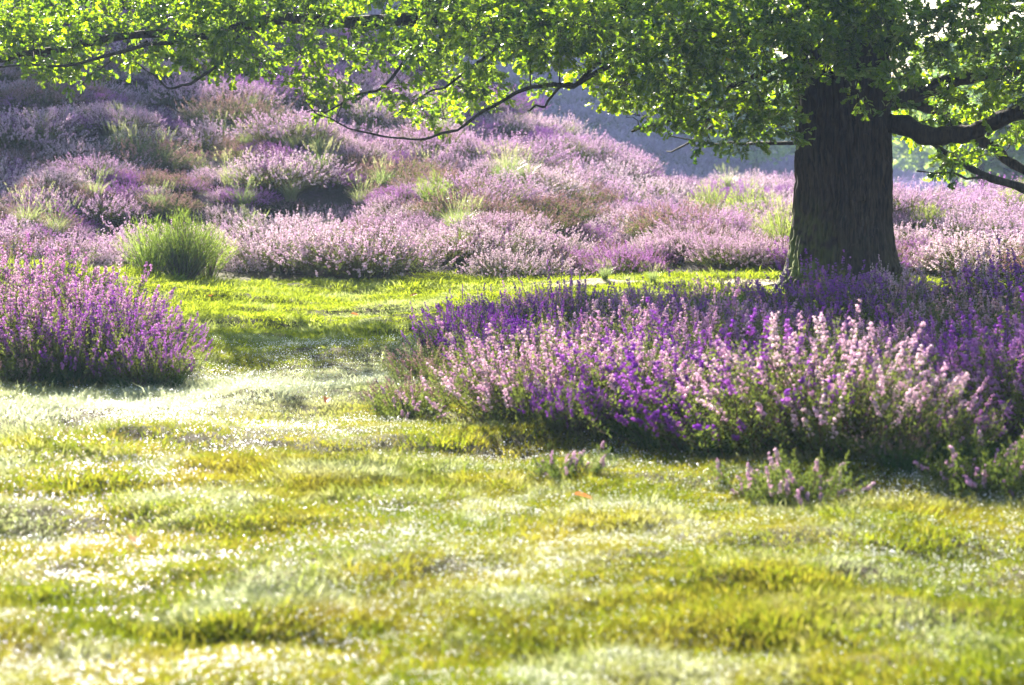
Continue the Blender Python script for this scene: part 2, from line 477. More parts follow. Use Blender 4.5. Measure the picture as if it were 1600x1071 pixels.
TET = np.array([[1, 1, 1], [1, -1, -1], [-1, 1, -1], [-1, -1, 1]]) / 1.73
TT4 = np.array([(0, 1, 2), (0, 3, 1), (0, 2, 3), (1, 3, 2)])

def bits(acc, C, size, m, tones, r, stretch=None):
    """small tetrahedral florets centred on C"""
    n = len(C)
    q = unit(r.normal(0, 1, (n, 3))); q2 = unit(np.cross(q, r.normal(0, 1, (n, 3)))); q3 = np.cross(q, q2)
    Mx = np.stack([q, q2, q3], 1)
    V = np.einsum('kj,njl->nkl', TET, Mx) * (size * r.uniform(.6, 1.4, n))[:, None, None]
    if stretch is not None: V[..., 2] *= stretch
    V = V + C[:, None]
    T = (TT4[None] + (np.arange(n) * 4)[:, None, None]).reshape(-1, 3)
    acc.add(V.reshape(-1, 3), T, m, np.repeat(tones, 4))

def needles(acc, C, D, length, width, m, tones, r):
    n = len(C)
    A = unit(np.cross(D, r.normal(0, 1, (n, 3))))
    L = (length * r.uniform(.6, 1.4, n))[:, None]
    V = np.stack([C - A * width / 2, C + A * width / 2, C + D * L], 1).reshape(-1, 3)
    acc.add(V, np.arange(3 * n).reshape(-1, 3), m, tones)

def heather(name, Rr, Hh, nst, seed, flower, nfl=30, nleaf=42, spike=(0.06, 0.13), fsize=0.0078, bloom=0.9, theta_max=80, side=0.35, jl=.72, fr=.0115):
    """domed heather plant; returns (flower mesh, foliage mesh, stem mesh)"""
    r = np.random.default_rng(seed)
    ph = r.uniform(0, 2 * math.pi, nst)
    th = np.radians(theta_max) * np.sqrt(r.uniform(0, 1, nst))
    jit = r.uniform(jl, 1.12, nst) * (1 + 0.18 * np.sin(ph * 3 + seed) + 0.1 * np.sin(ph * 5 + 2 * seed))
    tip = np.stack([Rr * np.sin(th) * np.cos(ph) * jit, Rr * np.sin(th) * np.sin(ph) * jit, Hh * (0.30 + 0.70 * np.cos(th)) * jit], -1)
    tip = tip + r.normal(0, Rr * .09, tip.shape) * [1, 1, .6]
    base = np.stack([tip[:, 0] * .25, tip[:, 1] * .25, np.full(nst, -0.03)], -1) + r.normal(0, Rr * .05, (nst, 3)) * [1, 1, 0]
    ctrl = base * .35 + tip * .65; ctrl[:, 2] = base[:, 2] * .6 + tip[:, 2] * .28 + 0.01
    ctrl = ctrl + r.normal(0, Rr * .11, ctrl.shape)
    L = np.linalg.norm(tip - base, axis=1)
    def bez(t):
        t = t[..., None]
        b, c, e = (x[:, None] if t.ndim == 3 else x for x in (base, ctrl, tip))
        return (1 - t) ** 2 * b + 2 * t * (1 - t) * c + t * t * e
    sp = r.uniform(*spike, nst); t0 = np.clip(1 - sp / L, .25, .85)
    fl, fo, st = Acc(), Acc(), Acc()
    on = r.uniform(0, 1, nst) < bloom * (1 - side * (th / np.radians(theta_max)) ** 2.2)  # flowers thinned down the sides, to paint lit tops and dark fronts
    k = nfl
    t = t0[:, None] + (1 - t0)[:, None] * r.uniform(0, 1, (nst, k)) ** 0.9
    C = bez(t)
    w = (fr * (1.15 - 0.8 * (t - t0[:, None]) / (1 - t0)[:, None]))[..., None]
    C = C + unit(r.normal(0, 1, C.shape)) * w
    stone = r.uniform(0, 1, nst)[:, None] * .7 + r.uniform(0, .3, (nst, k))
    bits(fl, C[on].reshape(-1, 3), fsize, 0, stone[on].ravel(), r, 0.9)
    # green tips without flowers, and leafy shoots below
    if (~on).any():
        Cn = C[~on].reshape(-1, 3)
        needles(fo, Cn, unit(r.normal(0, 1, Cn.shape) + [0, 0, 1.2]), 0.011, 0.004, 0, np.full(len(Cn), .8) + r.uniform(-.2, .2, len(Cn)), r)
    k = nleaf
    t = 0.15 + (t0[:, None] + 0.08 - 0.15) * r.uniform(0, 1, (nst, k)) ** 0.6
    C = bez(t); C = C + r.normal(0, 0.010, C.shape)
    C = C.reshape(-1, 3)
    needles(fo, C, unit(r.normal(0, 1, C.shape) + [0, 0, .7]), 0.016, 0.0055, 0, r.uniform(0, 1, len(C)), r)
    # woody stems, each a thin strip of three sides
    ts = np.array([0, .35, .7, .97])
    P = bez(np.tile(ts, (nst, 1)))
    rad = np.array([.0035, .0025, .0018, .0008])
    thh = np.arange(3) * 2.094
    ring = np.stack([np.cos(thh), np.sin(thh), 0 * thh], -1)
    V = P[:, :, None] + rad[None, :, None, None] * ring[None, None]
    T = []
    for i in range(3):
        for j in range(3):
            a, b = i * 3 + j, i * 3 + (j + 1) % 3
            T += [(a, b, b + 3), (a, b + 3, a + 3)]
    T = (np.array(T)[None] + (np.arange(nst) * 12)[:, None, None]).reshape(-1, 3)
    st.add(V.reshape(-1, 3), T, 0, 0.5)
    return (fl.mesh(name + '_flowers', [flower]), fo.mesh(name + '_foliage', [M['heath_leaf']]), st.mesh(name + '_stems', [M['stem']]))

def join_meshes(name, parts):
    """one mesh out of several, for stuff"""
    Vs, Ts, Ms, As, mats, n = [], [], [], [], [], 0
    for me in parts:
        V = np.empty(len(me.vertices) * 3, np.float32); me.vertices.foreach_get('co', V)
        T = np.empty(len(me.loops), np.int32); me.loops.foreach_get('vertex_index', T)
        A = np.empty(len(me.polygons), np.float32); me.attributes['tone'].data.foreach_get('value', A)
        Vs.append(V.reshape(-1, 3)); Ts.append(T.reshape(-1, 3) + n); n += len(Vs[-1])
        Ms.append(np.full(len(A), len(mats))); mats.append(me.materials[0]); As.append(A)
    return mesh(name, np.vstack(Vs), np.vstack(Ts), mats, np.concatenate(Ms), {'tone': ('FACE', np.concatenate(As))})

# geometry-node scatter for stuff only
def scatter(name, protos, P, rot, scl, idx, label, cat=None):
    me = bpy.data.meshes.new(name)
    n = len(P)
    me.vertices.add(n); me.vertices.foreach_set('co', np.asarray(P, np.float32).ravel())
    for k, ty, val in (('rotv', 'FLOAT_VECTOR', rot), ('sclv', 'FLOAT_VECTOR', scl)):
        a = me.attributes.new(k, ty, 'POINT'); a.data.foreach_set('vector', np.asarray(val, np.float32).ravel())
    a = me.attributes.new('idx', 'INT', 'POINT'); a.data.foreach_set('value', np.asarray(idx, np.int32))
    o = obj(name, me)
    g = bpy.data.node_groups.new(name, 'GeometryNodeTree')
    g.interface.new_socket('Geometry', in_out='INPUT', socket_type='NodeSocketGeometry')
    g.interface.new_socket('Geometry', in_out='OUTPUT', socket_type='NodeSocketGeometry')
    gi = g.nodes.new('NodeGroupInput'); go = g.nodes.new('NodeGroupOutput')
    iop = g.nodes.new('GeometryNodeInstanceOnPoints')
    g2i = g.nodes.new('GeometryNodeGeometryToInstance')
    for pm in reversed(protos):
        po = bpy.data.objects.new(name + '_source', pm)       # never linked to the scene
        oi = g.nodes.new('GeometryNodeObjectInfo'); oi.inputs['Object'].default_value = po
        g.links.new(oi.outputs['Geometry'], g2i.inputs[0])
    g.links.new(g2i.outputs[0], iop.inputs['Instance'])
    g.links.new(gi.outputs[0], iop.inputs['Points'])
    iop.inputs['Pick Instance'].default_value = True
    for k, ty, sock in (('rotv', 'FLOAT_VECTOR', 'Rotation'), ('sclv', 'FLOAT_VECTOR', 'Scale'), ('idx', 'INT', 'Instance Index')):
        na = g.nodes.new('GeometryNodeInputNamedAttribute'); na.data_type = ty; na.inputs['Name'].default_value = k
        out = [s for s in na.outputs if s.name == 'Attribute' and s.enabled][0]
        if k == 'rotv':
            er = g.nodes.new('FunctionNodeEulerToRotation'); g.links.new(out, er.inputs[0]); out = er.outputs[0]
        g.links.new(out, iop.inputs[sock])
    g.links.new(iop.outputs[0], go.inputs[0])
    md = o.modifiers.new('scatter', 'NODES'); md.node_group = g
    tag(o, label, cat, kind='stuff')
    return o

# ------------------------------------------------------------------ the oak
TX, TY = 3.19, 19.2
oak = bpy.data.objects.new('oak_tree', None); COL.objects.link(oak)
TZ = H1(TX, TY)
oak.location = (TX, TY, TZ)
tag(oak, 'large old oak with thick furrowed trunk and low spreading boughs rising from the purple heather', 'tree')
O0 = np.array([TX, TY, TZ])

def trunk_mesh():
    zk = [-0.25, 0.0, 0.12, 0.25, 0.37, 0.67, 0.98, 1.6, 2.2, 2.8, 3.6, 4.6, 6.0, 7.4]
    rk = [0.74, 0.655, 0.575, 0.52, 0.495, 0.455, 0.438, 0.428, 0.438, 0.47, 0.36, 0.27, 0.16, 0.05]
    ck = [0.0, 0.0, 0.0, 0.0, 0.0, 0.0, 0.0, -0.03, -0.05, -0.03, 0.02, 0.1, 0.2, 0.25]
    zz = np.concatenate([np.arange(-0.25, 3.0, 0.016), np.arange(3.0, 7.41, 0.1)])
    n = 260
    th = np.linspace(0, 2 * math.pi, n, endpoint=False)
    Zg, Tg = np.meshgrid(zz, th, indexing='ij')
    r = np.interp(Zg, zk, rk)
    fl = np.exp(-np.maximum(Zg, -0.1) / 0.22)
    lob = 0.5 + 0.5 * np.cos(Tg * 5 + 0.8 + 0.5 * np.sin(Tg * 2))
    r = r + fl * 0.10 * (lob - 0.35) + 0.016 * np.sin(Tg * 4 + Zg * 1.3) + 0.012 * np.sin(Tg * 7 - Zg * 2.1)
    # furrowed bark: long wandering ridges broken by cross cracks
    wob = Tg * 38 / (2 * math.pi) + 1.6 * (vnoise(Tg * 2.5, Zg * 2.2, 11) - .5) + 0.5 * (vnoise(Tg * 9, Zg * 7, 15) - .5)
    # make it periodic: noise of angle via cos/sin pairs
    rid = np.abs(np.sin(wob * math.pi)) ** 0.6
    br = vnoise(np.floor(wob) * 3.7 + 0.5, Zg * 9 + hsh(np.floor(wob), np.zeros_like(wob), 3) * 10, 12)
    amp = 0.046 * np.clip(1.3 - Zg * 0.12, .3, 1)
    r = r + amp * (rid - .7) - 0.020 * sstep(.60, .75, br) + 0.008 * (vnoise(Tg * 40, Zg * 30, 13) - .5)
    X = np.interp(Zg, zk, ck) + r * np.cos(Tg); Y = r * np.sin(Tg)
    V = np.stack([X, Y, Zg], -1).reshape(-1, 3)
    i, j = np.meshgrid(np.arange(len(zz) - 1), np.arange(n), indexing='ij')
    a = (i * n + j).ravel(); b = (i * n + (j + 1) % n).ravel()
    return mesh('trunk', V, np.stack([a, b, b + n, a + n], -1), [M['bark']], smooth=True)
obj('trunk', trunk_mesh(), oak)

skel = []          # skeleton points (world) that twigs can spring from
skel_r = []
def shift(u):
    return float(np.interp(u, [0, 600, 1000, 1240], [2.5, 2.3, 1.3, 0]))
def bt(u, v, Y):
    return at(u, v, Y + shift(u))
def limb(pts, r0, r1, name='limb', parts=7, wig=0.02, start=None):
    """pts: (u, v, Y) waypoints; radii in metres"""
    P = [np.array(bt(u, v, Y)) for u, v, Y in pts]
    if start is not None: P.insert(0, np.array(start))
    P = smooth_path(P, parts)
    k = len(P)
    nz = np.stack([np.interp(np.arange(k), np.arange(0, k + 3, 3), rng.normal(0, wig, len(np.arange(0, k + 3, 3)))) for _ in range(3)], -1)
    nz[0] = 0
    P = P + nz * np.linspace(1, 1.3, k)[:, None]
    rad = np.linspace(0, 1, k); rad = r0 + (r1 - r0) * rad ** 0.8
    rad = rad * (1 + 0.10 * np.sin(np.arange(k) * 1.7 + r0 * 100))
    ac = Acc(); tube(ac, P - O0, rad, 12 if r0 > .05 else 7)
    obj(name, ac.mesh(name, [M['branch'] if r0 < 0.06 else M['bark']], True), oak)
    for q, rr in zip(P[2:], rad[2:]): skel.append(q); skel_r.append(rr)
    return P

c0 = lambda z, dx=0.0, dy=0.0: (TX + dx, TY + dy, z)
limb([(1425, 203, 19.0), (1480, 214, 18.8), (1535, 199, 18.6), (1600, 172, 18.3), (1700, 130, 18.0), (1850, 70, 17.5)], 0.105, 0.06, start=c0(1.72, .2))
limb([(1440, 142, 19.4), (1520, 122, 19.5), (1600, 104, 19.6), (1760, 50, 19.8)], 0.10, 0.05, start=c0(1.85, .2))
limb([(1440, 165, 20.0), (1500, 200, 20.1), (1550, 232, 20.0), (1600, 266, 19.8), (1700, 315, 19.5)], 0.07, 0.04, start=c0(1.9, .15, .2))
limb([(1680, 318, 19.0), (1600, 294, 18.9), (1545, 272, 18.9), (1500, 250, 19.0), (1460, 228, 19.1), (1438, 222, 19.2)], 0.055, 0.012, parts=5)
limb([(1560, 278, 18.9), (1520, 274, 18.8), (1480, 272, 18.7), (1435, 268, 18.6)], 0.016, 0.006, parts=5)
limb([(1220, -50, 19.0), (1100, -20, 18.6), (980, 5, 18.2), (860, 22, 17.9), (720, 28, 17.6), (560, 32, 17.3), (430, 32, 17.1), (330, 52, 16.9), (170, 60, 16.8), (20, 85, 16.6), (-60, 100, 16.5)], 0.13, 0.02, start=c0(3.15, -.1), wig=.015)
limb([(1236, 92, 18.9), (1180, 117, 18.7), (1110, 158, 18.4), (1050, 188, 18.2), (990, 200, 18.0)], 0.045, 0.010, start=c0(2.3, -.3, -.1))
limb([(1060, 40, 18.0), (985, 84, 17.6), (935, 95, 17.4), (905, 125, 17.3), (880, 140, 17.2), (845, 170, 17.1), (825, 172, 17.0)], 0.035, 0.008, start=tuple(bt(1150, 0, 18.7)))
limb([(905, 128, 17.3), (880, 133, 17.2), (850, 134, 17.1), (800, 148, 16.9), (760, 172, 16.8), (715, 200, 16.7), (650, 220, 16.6), (580, 208, 16.6), (520, 190, 16.5), (470, 160, 16.5)], 0.030, 0.005, start=tuple(bt(985, 84, 17.6)), wig=.01)
limb([(378, 48, 16.9), (345, 95, 16.7), (300, 128, 16.6), (268, 136, 16.5), (245, 122, 16.5), (215, 95, 16.5)], 0.024, 0.006, start=tuple(bt(400, 34, 17.1)), wig=.01)
limb([(290, 62, 16.7), (210, 75, 16.4), (120, 98, 16.2), (40, 104, 16.1), (-30, 106, 16)], 0.028, 0.008, start=tuple(bt(360, 46, 17.0)), wig=.01)
limb([(180, 90, 17.4), (150, 112, 17.2), (120, 138, 17.0)], 0.016, 0.005, start=tuple(bt(230, 66, 17.2)), wig=.01)
limb([(640, 90, 17.0), (600, 135, 16.8), (560, 150, 16.7), (520, 170, 16.6), (480, 176, 16.5)], 0.022, 0.005, start=tuple(bt(700, 34, 17.5)), wig=.01)
limb([(760, 90, 17.4), (700, 130, 17.2), (660, 150, 17.1), (610, 180, 17.0)], 0.022, 0.005, start=tuple(bt(820, 30, 17.8)), wig=.01)
limb([(1200, 225, 19.4), (1150, 226, 19.5), (1100, 222, 19.5), (1050, 214, 19.5)], 0.022, 0.006, start=c0(1.45, -.3, .2), wig=.01)
limb([(1190, 150, 20.2), (1120, 190, 20.5), (1080, 225, 20.7), (1040, 235, 20.8)], 0.04, 0.008, start=c0(2.3, -.2, .2))
# boughs that rise out of the picture and carry the crown
for a_, z0, r_, dz in ((-0.3, 2.9, 4.5, 2.6), (0.5, 3.3, 4.2, 2.4), (1.4, 3.0, 2.2, 3.0), (2.2, 3.6, 3.4, 2.6), (-1.4, 3.2, 3.6, 1.6), (-2.2, 3.8, 3.4, 2.0), (3.3, 3.2, 4.3, 2.4), (2.9, 3.4, 4.0, 2.8), (-0.9, 2.7, 4.2, 1.6)):
    P = [np.array([TX, TY, z0 + TZ])]
    for s in (.25, .5, .75, 1):
        P.append(np.array([TX + math.cos(a_) * r_ * s, TY + math.sin(a_) * r_ * s * .9, z0 + dz * s ** .8]) + rng.normal(0, .12, 3))
    P = smooth_path(P, 6); rad = np.linspace(.13, .03, len(P))
    ac = Acc(); tube(ac, P - O0, rad, 9); obj('limb', ac.mesh('limb', [M['bark']], True), oak)
    for q, rr in zip(P[4:], rad[4:]): skel.append(q); skel_r.append(rr)

# leaf shape (lobed, folded along the midrib, drooping tip), length 1
def leaf_shape(detail=True):
    if detail:
        t = np.array([0, .18, .32, .46, .60, .78, .92, 1]); wd = np.array([.02, .20, .11, .33, .17, .36, .20, .0])
    else:
        t = np.array([0, .35, .75, 1]); wd = np.array([.02, .2, .3, 0])
    mid = np.stack([0 * t, t, -0.12 * t ** 2], -1)
    lf = np.stack([-wd, t + .04, 0.18 * wd + 0.06 - 0.12 * t ** 2], -1)
    rt = np.stack([wd, t + .04, 0.18 * wd + 0.06 - 0.12 * t ** 2], -1)
    n = len(t); V = np.vstack([mid, lf[:-1], rt[:-1]]); L0, R0 = n, n + n - 1
    T = []
    for i in range(n - 1):
        if i < n - 2:
            T += [(i, i + 1, L0 + i + 1), (i, L0 + i + 1, L0 + i), (i, R0 + i, R0 + i + 1), (i, R0 + i + 1, i + 1)]
        else:
            T += [(i, i + 1, L0 + i), (i, R0 + i, i + 1)]
    return V, np.array(T)
LV, LT = leaf_shape(True)
LV2, LT2 = leaf_shape(False)

def leaf_frames(C, out, r):
    """rotation matrices for leaves at C pointing roughly along out"""
    n = len(C)
    y = unit(out + r.normal(0, .45, (n, 3)) + [0, 0, -.15])
    up = unit(np.array([0, 0, 1.0]) + r.normal(0, .55, (n, 3)))
    x = unit(np.cross(y, up)); z = np.cross(x, y)
    return np.stack([x, y, z], 1)      # rows are axes

low_u = [-80, 0, 40, 100, 140, 185, 210, 240, 300, 380, 420, 450, 520, 600, 680, 740, 790, 830, 850, 880, 910, 950, 1000, 1050, 1110, 1150, 1200, 1240, 1262, 1300, 1340, 1390, 1400, 1450, 1480, 1530, 1560, 1600, 1700]
low_v = [115, 115, 125, 135, 155, 105, 130, 138, 122, 122, 145, 165, 195, 214, 208, 185, 150, 140, 175, 125, 160, 172, 205, 225, 245, 232, 245, 228, 90, 110, 160, 172, 225, 262, 272, 262, 245, 240, 240]
clusters = []      # centre, spread, leaves, in_frame
def gappy(u, v):
    """how likely a spray is to stand here, from the look of the boughs"""
    if 385 < u < 800 and v > 85:
        d = 0.55
        if 470 < u < 640 and 95 < v < 130: d = 0.25
        if 640 < u < 800 and v > 100: d = 0.8
        return d
    if 160 < u < 240 and v > 90: return 0.3
    if 240 < u < 440 and v > 90: return 0.45
    if 790 < u < 935 and v > 95: return 0.22
    if 1390 < u < 1420 and 165 < v < 200: return 0.1
    if u > 1400 and 215 < v: return 0.55
    if u < 160 and v > 95: return 0.7
    return 1.0
tries = 0
while len(clusters) < 1050 and tries < 60000:
    tries += 1
    u = random.uniform(-70, 1700)
    vl = np.interp(u, low_u, low_v) - 14
    v = random.uniform(-30, vl) if vl > -30 else -20
    if random.random() > gappy(u, v): continue
    if u < 650:
        Y = random.uniform(15.8, 18.4)
        if random.random() < 0.36: continue
    elif 1240 < u < 1400:
        Y = random.uniform(17.0, 18.5)
        if v > 60 and random.random() < 0.55: continue
    else:
        Y = random.uniform(16.2, 20.8) if v < 130 else random.uniform(17.6, 20.4)
    if u > 1395 and 165 < v < 235: Y = random.uniform(19.6, 21.2)
    clusters.append((np.array(bt(u, v, Y - (.8 if 650 < u < 1240 else 0))), random.uniform(.8, 1.2), 1))
# crown above the frame
for k in range(720):
    a_ = random.uniform(0, 2 * math.pi); q = math.sqrt(random.random())
    z = random.uniform(2.95, 7.2)
    rr = (4.9 - 0.75 * (z - 2.9)) * q
    c = np.array([TX + 1.0 + rr * math.cos(a_), TY + rr * .85 * math.sin(a_) - .6, z])
    u, v = px(*c)
    if v > -25: continue
    clusters.append((c, random.uniform(1.0, 1.5), 0))
for k in range(330):  # unseen sprays over the boughs, added to shade the canopy below
    x = random.uniform(-3.5, 6.5)
    clusters.append((np.array([x, random.uniform(18.0, 21.5), random.uniform(3.1, 4.3)]), 1.3, 0))
for k in range(230):  # high sprays behind the crown, added to darken the canopy at right
    x = random.uniform(0.5, 8.5)
    clusters.append((np.array([x, random.uniform(19.8, 22.0), random.uniform(3.0, 5.0)]), 1.3, 0))
for k in range(190):  # unseen sprays further back, added to keep sun off the upper leaves
    x = random.uniform(-3.0, 7.5)
    clusters.append((np.array([x, random.uniform(20.4, 22.6), random.uniform(3.75, 5.0)]), 1.3, 0))
for k in range(150):
    u = random.uniform(640, 1250); v = random.uniform(-20, 80)
    clusters.append((np.array(at(u, v, random.uniform(16, 18.5))), 1.1, 1))
for k in range(90):
    x = random.uniform(-5.5, 1.5)
    clusters.append((np.array([x, random.uniform(18.3, 20.4), random.uniform(2.8, 3.2)]), 1.0, 0))
for k in range(400):  # unseen sprays placed along the sun's path, added to shade the mound front
    tx, ty, z = random.uniform(1.3, 5.2), random.uniform(8.7, 12.5), random.uniform(4.4, 6.4)
    if tx < 2.0 and ty < 9.8: continue
    clusters.append((np.array([tx - .535 * (z - .2), ty + 1.645 * (z - .2), z]), 1.3, 0))

lf = Acc(); lf_hi = []; tw = Acc()
order = []
SK = np.array(skel); SR = np.array(skel_r)
dist0 = [np.min(np.linalg.norm(SK - c[0], axis=1)) for c in clusters]
leafrng = np.random.default_rng(21)
allC, allM, allS, allT, allF = [], [], [], [], []
for ci in np.argsort(dist0):
    c, sp, inf = clusters[ci]
    # prefer origins that lie towards the trunk
    toward = np.linalg.norm(SK - c, axis=1) + 0.25 * np.maximum(0, np.linalg.norm(SK[:, :2] - O0[:2], axis=1) - np.linalg.norm(c[:2] - O0[:2]))
    j = int(np.argmin(toward)); s = SK[j]
    d = c - s; L = np.linalg.norm(d)
    if L > 1.6 and inf: continue
    m_ = s + d * .5 + np.array([0, 0, .06 + .10 * L]) + leafrng.normal(0, .05 * L + .01, 3)
    q1 = s + (m_ - s) * .55 + leafrng.normal(0, .02, 3); q2 = m_ + (c - m_) * .5 + leafrng.normal(0, .02, 3)
    P = np.array([s, q1, m_, q2, c])
    r0 = min(SR[j] * .7, .005 + .008 * L)
    tube(tw, P - O0, np.linspace(r0, .0022, 5), 4)
    new = np.array([m_, q2, c]); SK = np.vstack([SK, new]); SR = np.concatenate([SR, [r0 * .6, r0 * .5, .004]])
    # twiglets
    out = unit((c - s)[None])[0]
    nt_ = 6
    ends = c + unit(leafrng.normal(0, 1, (nt_, 3)) * [1, 1, .45] + out * .8) * leafrng.uniform(.10, .24, (nt_, 1)) * sp
    for e in ends: tube(tw, np.array([c - out * .03, (c + e) / 2 + leafrng.normal(0, .012, 3), e]) - O0, [.0026, .002, .0012], 3)
    nl = leafrng.integers(36, 58) if inf else 20
    e = ends[leafrng.integers(0, nt_, nl)]; tt_ = leafrng.uniform(.25, 1.1, (nl, 1)) ** .7
    C = c + (e - c) * tt_ + leafrng.normal(0, .014, (nl, 3))
    o_ = unit(e - c + leafrng.normal(0, .5, (nl, 3)) * .15)
    Mx = leaf_frames(C, o_, leafrng)
    allC.append(C); allM.append(Mx); allS.append(leafrng.uniform(.042, .080, nl) * (1 if inf else 1.5))
    base_t = leafrng.uniform(0, .5)
    allT.append(np.clip(base_t + leafrng.uniform(0, .45, nl) + (leafrng.uniform(0, 1, nl) < .02) * .5, 0, 1)); allF.append(np.full(nl, inf))
C = np.concatenate(allC); Mx = np.concatenate(allM); Sc = np.concatenate(allS); Tn = np.concatenate(allT); Fi = np.concatenate(allF)
o = obj('twigs', tw.mesh('twigs', [M['branch']]), oak); o['kind'] = 'stuff'
# 300 leaves that show largest: in the frame and closest to the camera
U, Vv = px(C[:, 0], C[:, 1], C[:, 2])
vis = (U > 5) & (U < 1595) & (Vv > 4) & (Fi == 1)
score = np.where(vis, Sc / C[:, 1], 0)
pick = np.argsort(-score)[:300]
mask = np.ones(len(C), bool); mask[pick] = False
def leaf_mesh(sel, LVx, LTx, acc):
    V = np.einsum('kj,njl->nkl', LVx, Mx[sel]) * Sc[sel][:, None, None] + (C[sel] - O0)[:, None]
    T = (LTx[None] + (np.arange(len(sel)) * len(LVx))[:, None, None]).reshape(-1, 3)
    acc.add(V.reshape(-1, 3), T, 0, np.repeat(Tn[sel], len(LTx)))
ac = Acc()
leaf_mesh(np.where(mask & (Fi == 1))[0], LV, LT, ac); leaf_mesh(np.where(mask & (Fi == 0))[0], LV2, LT2, ac)
o = obj('foliage', ac.mesh('foliage', [M['oak_leaf']]), oak); o['kind'] = 'stuff'
print('LEAVES', len(C))
lm = [mesh('leaf', LV, LT, [M['oak_leaf']], attrs={'tone': ('FACE', np.full(len(LT), tv))}) for tv in (.2, .45, .7, .95)]
for i in pick:
    lo = bpy.data.objects.new('leaf', lm[min(3, int(Tn[i] * 4))]); COL.objects.link(lo)
    lo.parent = oak
    B = Matrix([[*Mx[i][:, 0]], [*Mx[i][:, 1]], [*Mx[i][:, 2]]]).to_3x3()
    B = Matrix(Mx[i].tolist()).transposed()
    lo.matrix_basis = Matrix.Translation(Vector(C[i] - O0)) @ B.to_4x4() @ Matrix.Diagonal((Sc[i], Sc[i], Sc[i], 1))

# ------------------------------------------------------------------ heather
def place(name, meshes, names, x, y, rz, sc, label, cat, group=None, sink=0.0, szx=1.0):
    r = bpy.data.objects.new(name, None); COL.objects.link(r)
    r.location = (x, y, H1(x, y) - sink); r.rotation_euler = (0, 0, rz); r.scale = (sc * szx, sc * szx, sc)
    tag(r, label, cat, group)
    for nm, me in zip(names, meshes):
        o = bpy.data.objects.new(nm, me); COL.objects.link(o); o.parent = r
    return r
PN = ('flowers', 'foliage', 'stems')
HILLMARK = [(285, 400, 'the round green broom'), (1110, 320, 'the upright pale broom'), (1178, 340, 'the feathery yellow green broom'), (680, 310, 'the slim bright broom'),
            (215, 240, 'the tallest seeding grass tuft'), (150, 310, 'the short pale grass tuft'), (500, 270, 'the pale dry grass tuft'), (800, 285, 'the bright yellow green grass tuft'),
            (600, 290, 'the arching pale grass'), (380, 325, 'the wide green grass tuft'), (690, 205, 'the whitish grass plume'), (1470, 320, 'the broom on the ridge'), (1450, 368, 'the low broom by the trunk'),
            (1225, 400, 'the broom touching the trunk'), (722, 395, 'the small green seedling'), (20, 390, 'the top of the big clump'), (20, 270, 'the hazy picture edge at left'), (945, 430, 'the grass stalks at the slope foot'),
            (1130, 440, 'the sandy path'), (1580, 430, 'the bright lawn at right'), (1560, 340, 'the posts on the ridge'), (905, 250, 'the pale broom up on the ridge'), (480, 430, 'the back edge of the meadow'), (960, 340, 'the open middle slope')]
MOUNDMARK = [(1235, 470, 'the left root of the oak'), (1320, 478, 'the foot of the oak trunk'), (1430, 482, 'the right root of the oak'), (1560, 500, 'the lawn behind the oak'), (875, 500, 'the tall dark stemmed heather'),
             (705, 530, 'the bare soil corner'), (610, 640, 'the mound tip'), (800, 655, 'the lawn side of the mound'), (1050, 700, 'the long dark tussocks'), (1250, 730, 'the lone pale heather'), (1550, 735, 'the dark low heather at the edge'),
             (890, 610, 'the brown heather patch'), (1150, 590, 'the middle of the mound'), (1020, 490, 'the back rim of the mound'), (1400, 600, 'the shaded right half of the mound')]
def describe(kind, s, lo, hi, u, v, marks):
    m = min(marks, key=lambda q: (q[0] - u) ** 2 + ((q[1] - v) * 2) ** 2)
    du, dv = u - m[0], (v - m[1]) * 2
    where = 'beside' if abs(du) < 22 and abs(dv) < 22 else ('left of' if du < 0 else 'right of') if abs(du) > abs(dv) else ('above' if dv < 0 else 'below')
    size = 'small' if s < lo else 'broad' if s > hi else 'middling'
    return '%s %s %s %s' % (size, kind, where, m[2])
near_purple = [heather('purple_heather', .42, .38, 300, 100 + k, M['fl_purple'], 20, 46, fsize=.0066, spike=(.035, .10), fr=.0092, bloom=.85, jl=.62) for k in range(5)]
near_pink = [heather('pink_heather', .42, .38, 300, 200 + k, M['fl_pink'], 20, 46, fsize=.0066, spike=(.035, .10), fr=.0092, bloom=.85, jl=.62) for k in range(4)]
near_faded = [heather('faded_heather', .40, .34, 240, 300 + k, M['fl_faded'], 18, 60, bloom=.6, fsize=.0066, fr=.0092, jl=.6) for k in range(2)]
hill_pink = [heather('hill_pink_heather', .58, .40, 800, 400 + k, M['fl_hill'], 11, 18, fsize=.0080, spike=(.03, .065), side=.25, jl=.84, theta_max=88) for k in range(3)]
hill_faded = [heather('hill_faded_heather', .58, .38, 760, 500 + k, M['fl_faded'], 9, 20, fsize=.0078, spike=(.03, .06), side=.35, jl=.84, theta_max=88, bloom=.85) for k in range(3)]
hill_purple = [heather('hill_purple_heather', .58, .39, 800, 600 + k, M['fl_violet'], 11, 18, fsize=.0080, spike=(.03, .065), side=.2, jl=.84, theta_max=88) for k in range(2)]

def in_poly(u, v, poly):
    ins = False; n = len(poly)
    for i in range(n):
        x1, y1 = poly[i]; x2, y2 = poly[(i + 1) % n]
        if (y1 > v) != (y2 > v) and u < (x2 - x1) * (v - y1) / (y2 - y1) + x1: ins = not ins
    return ins

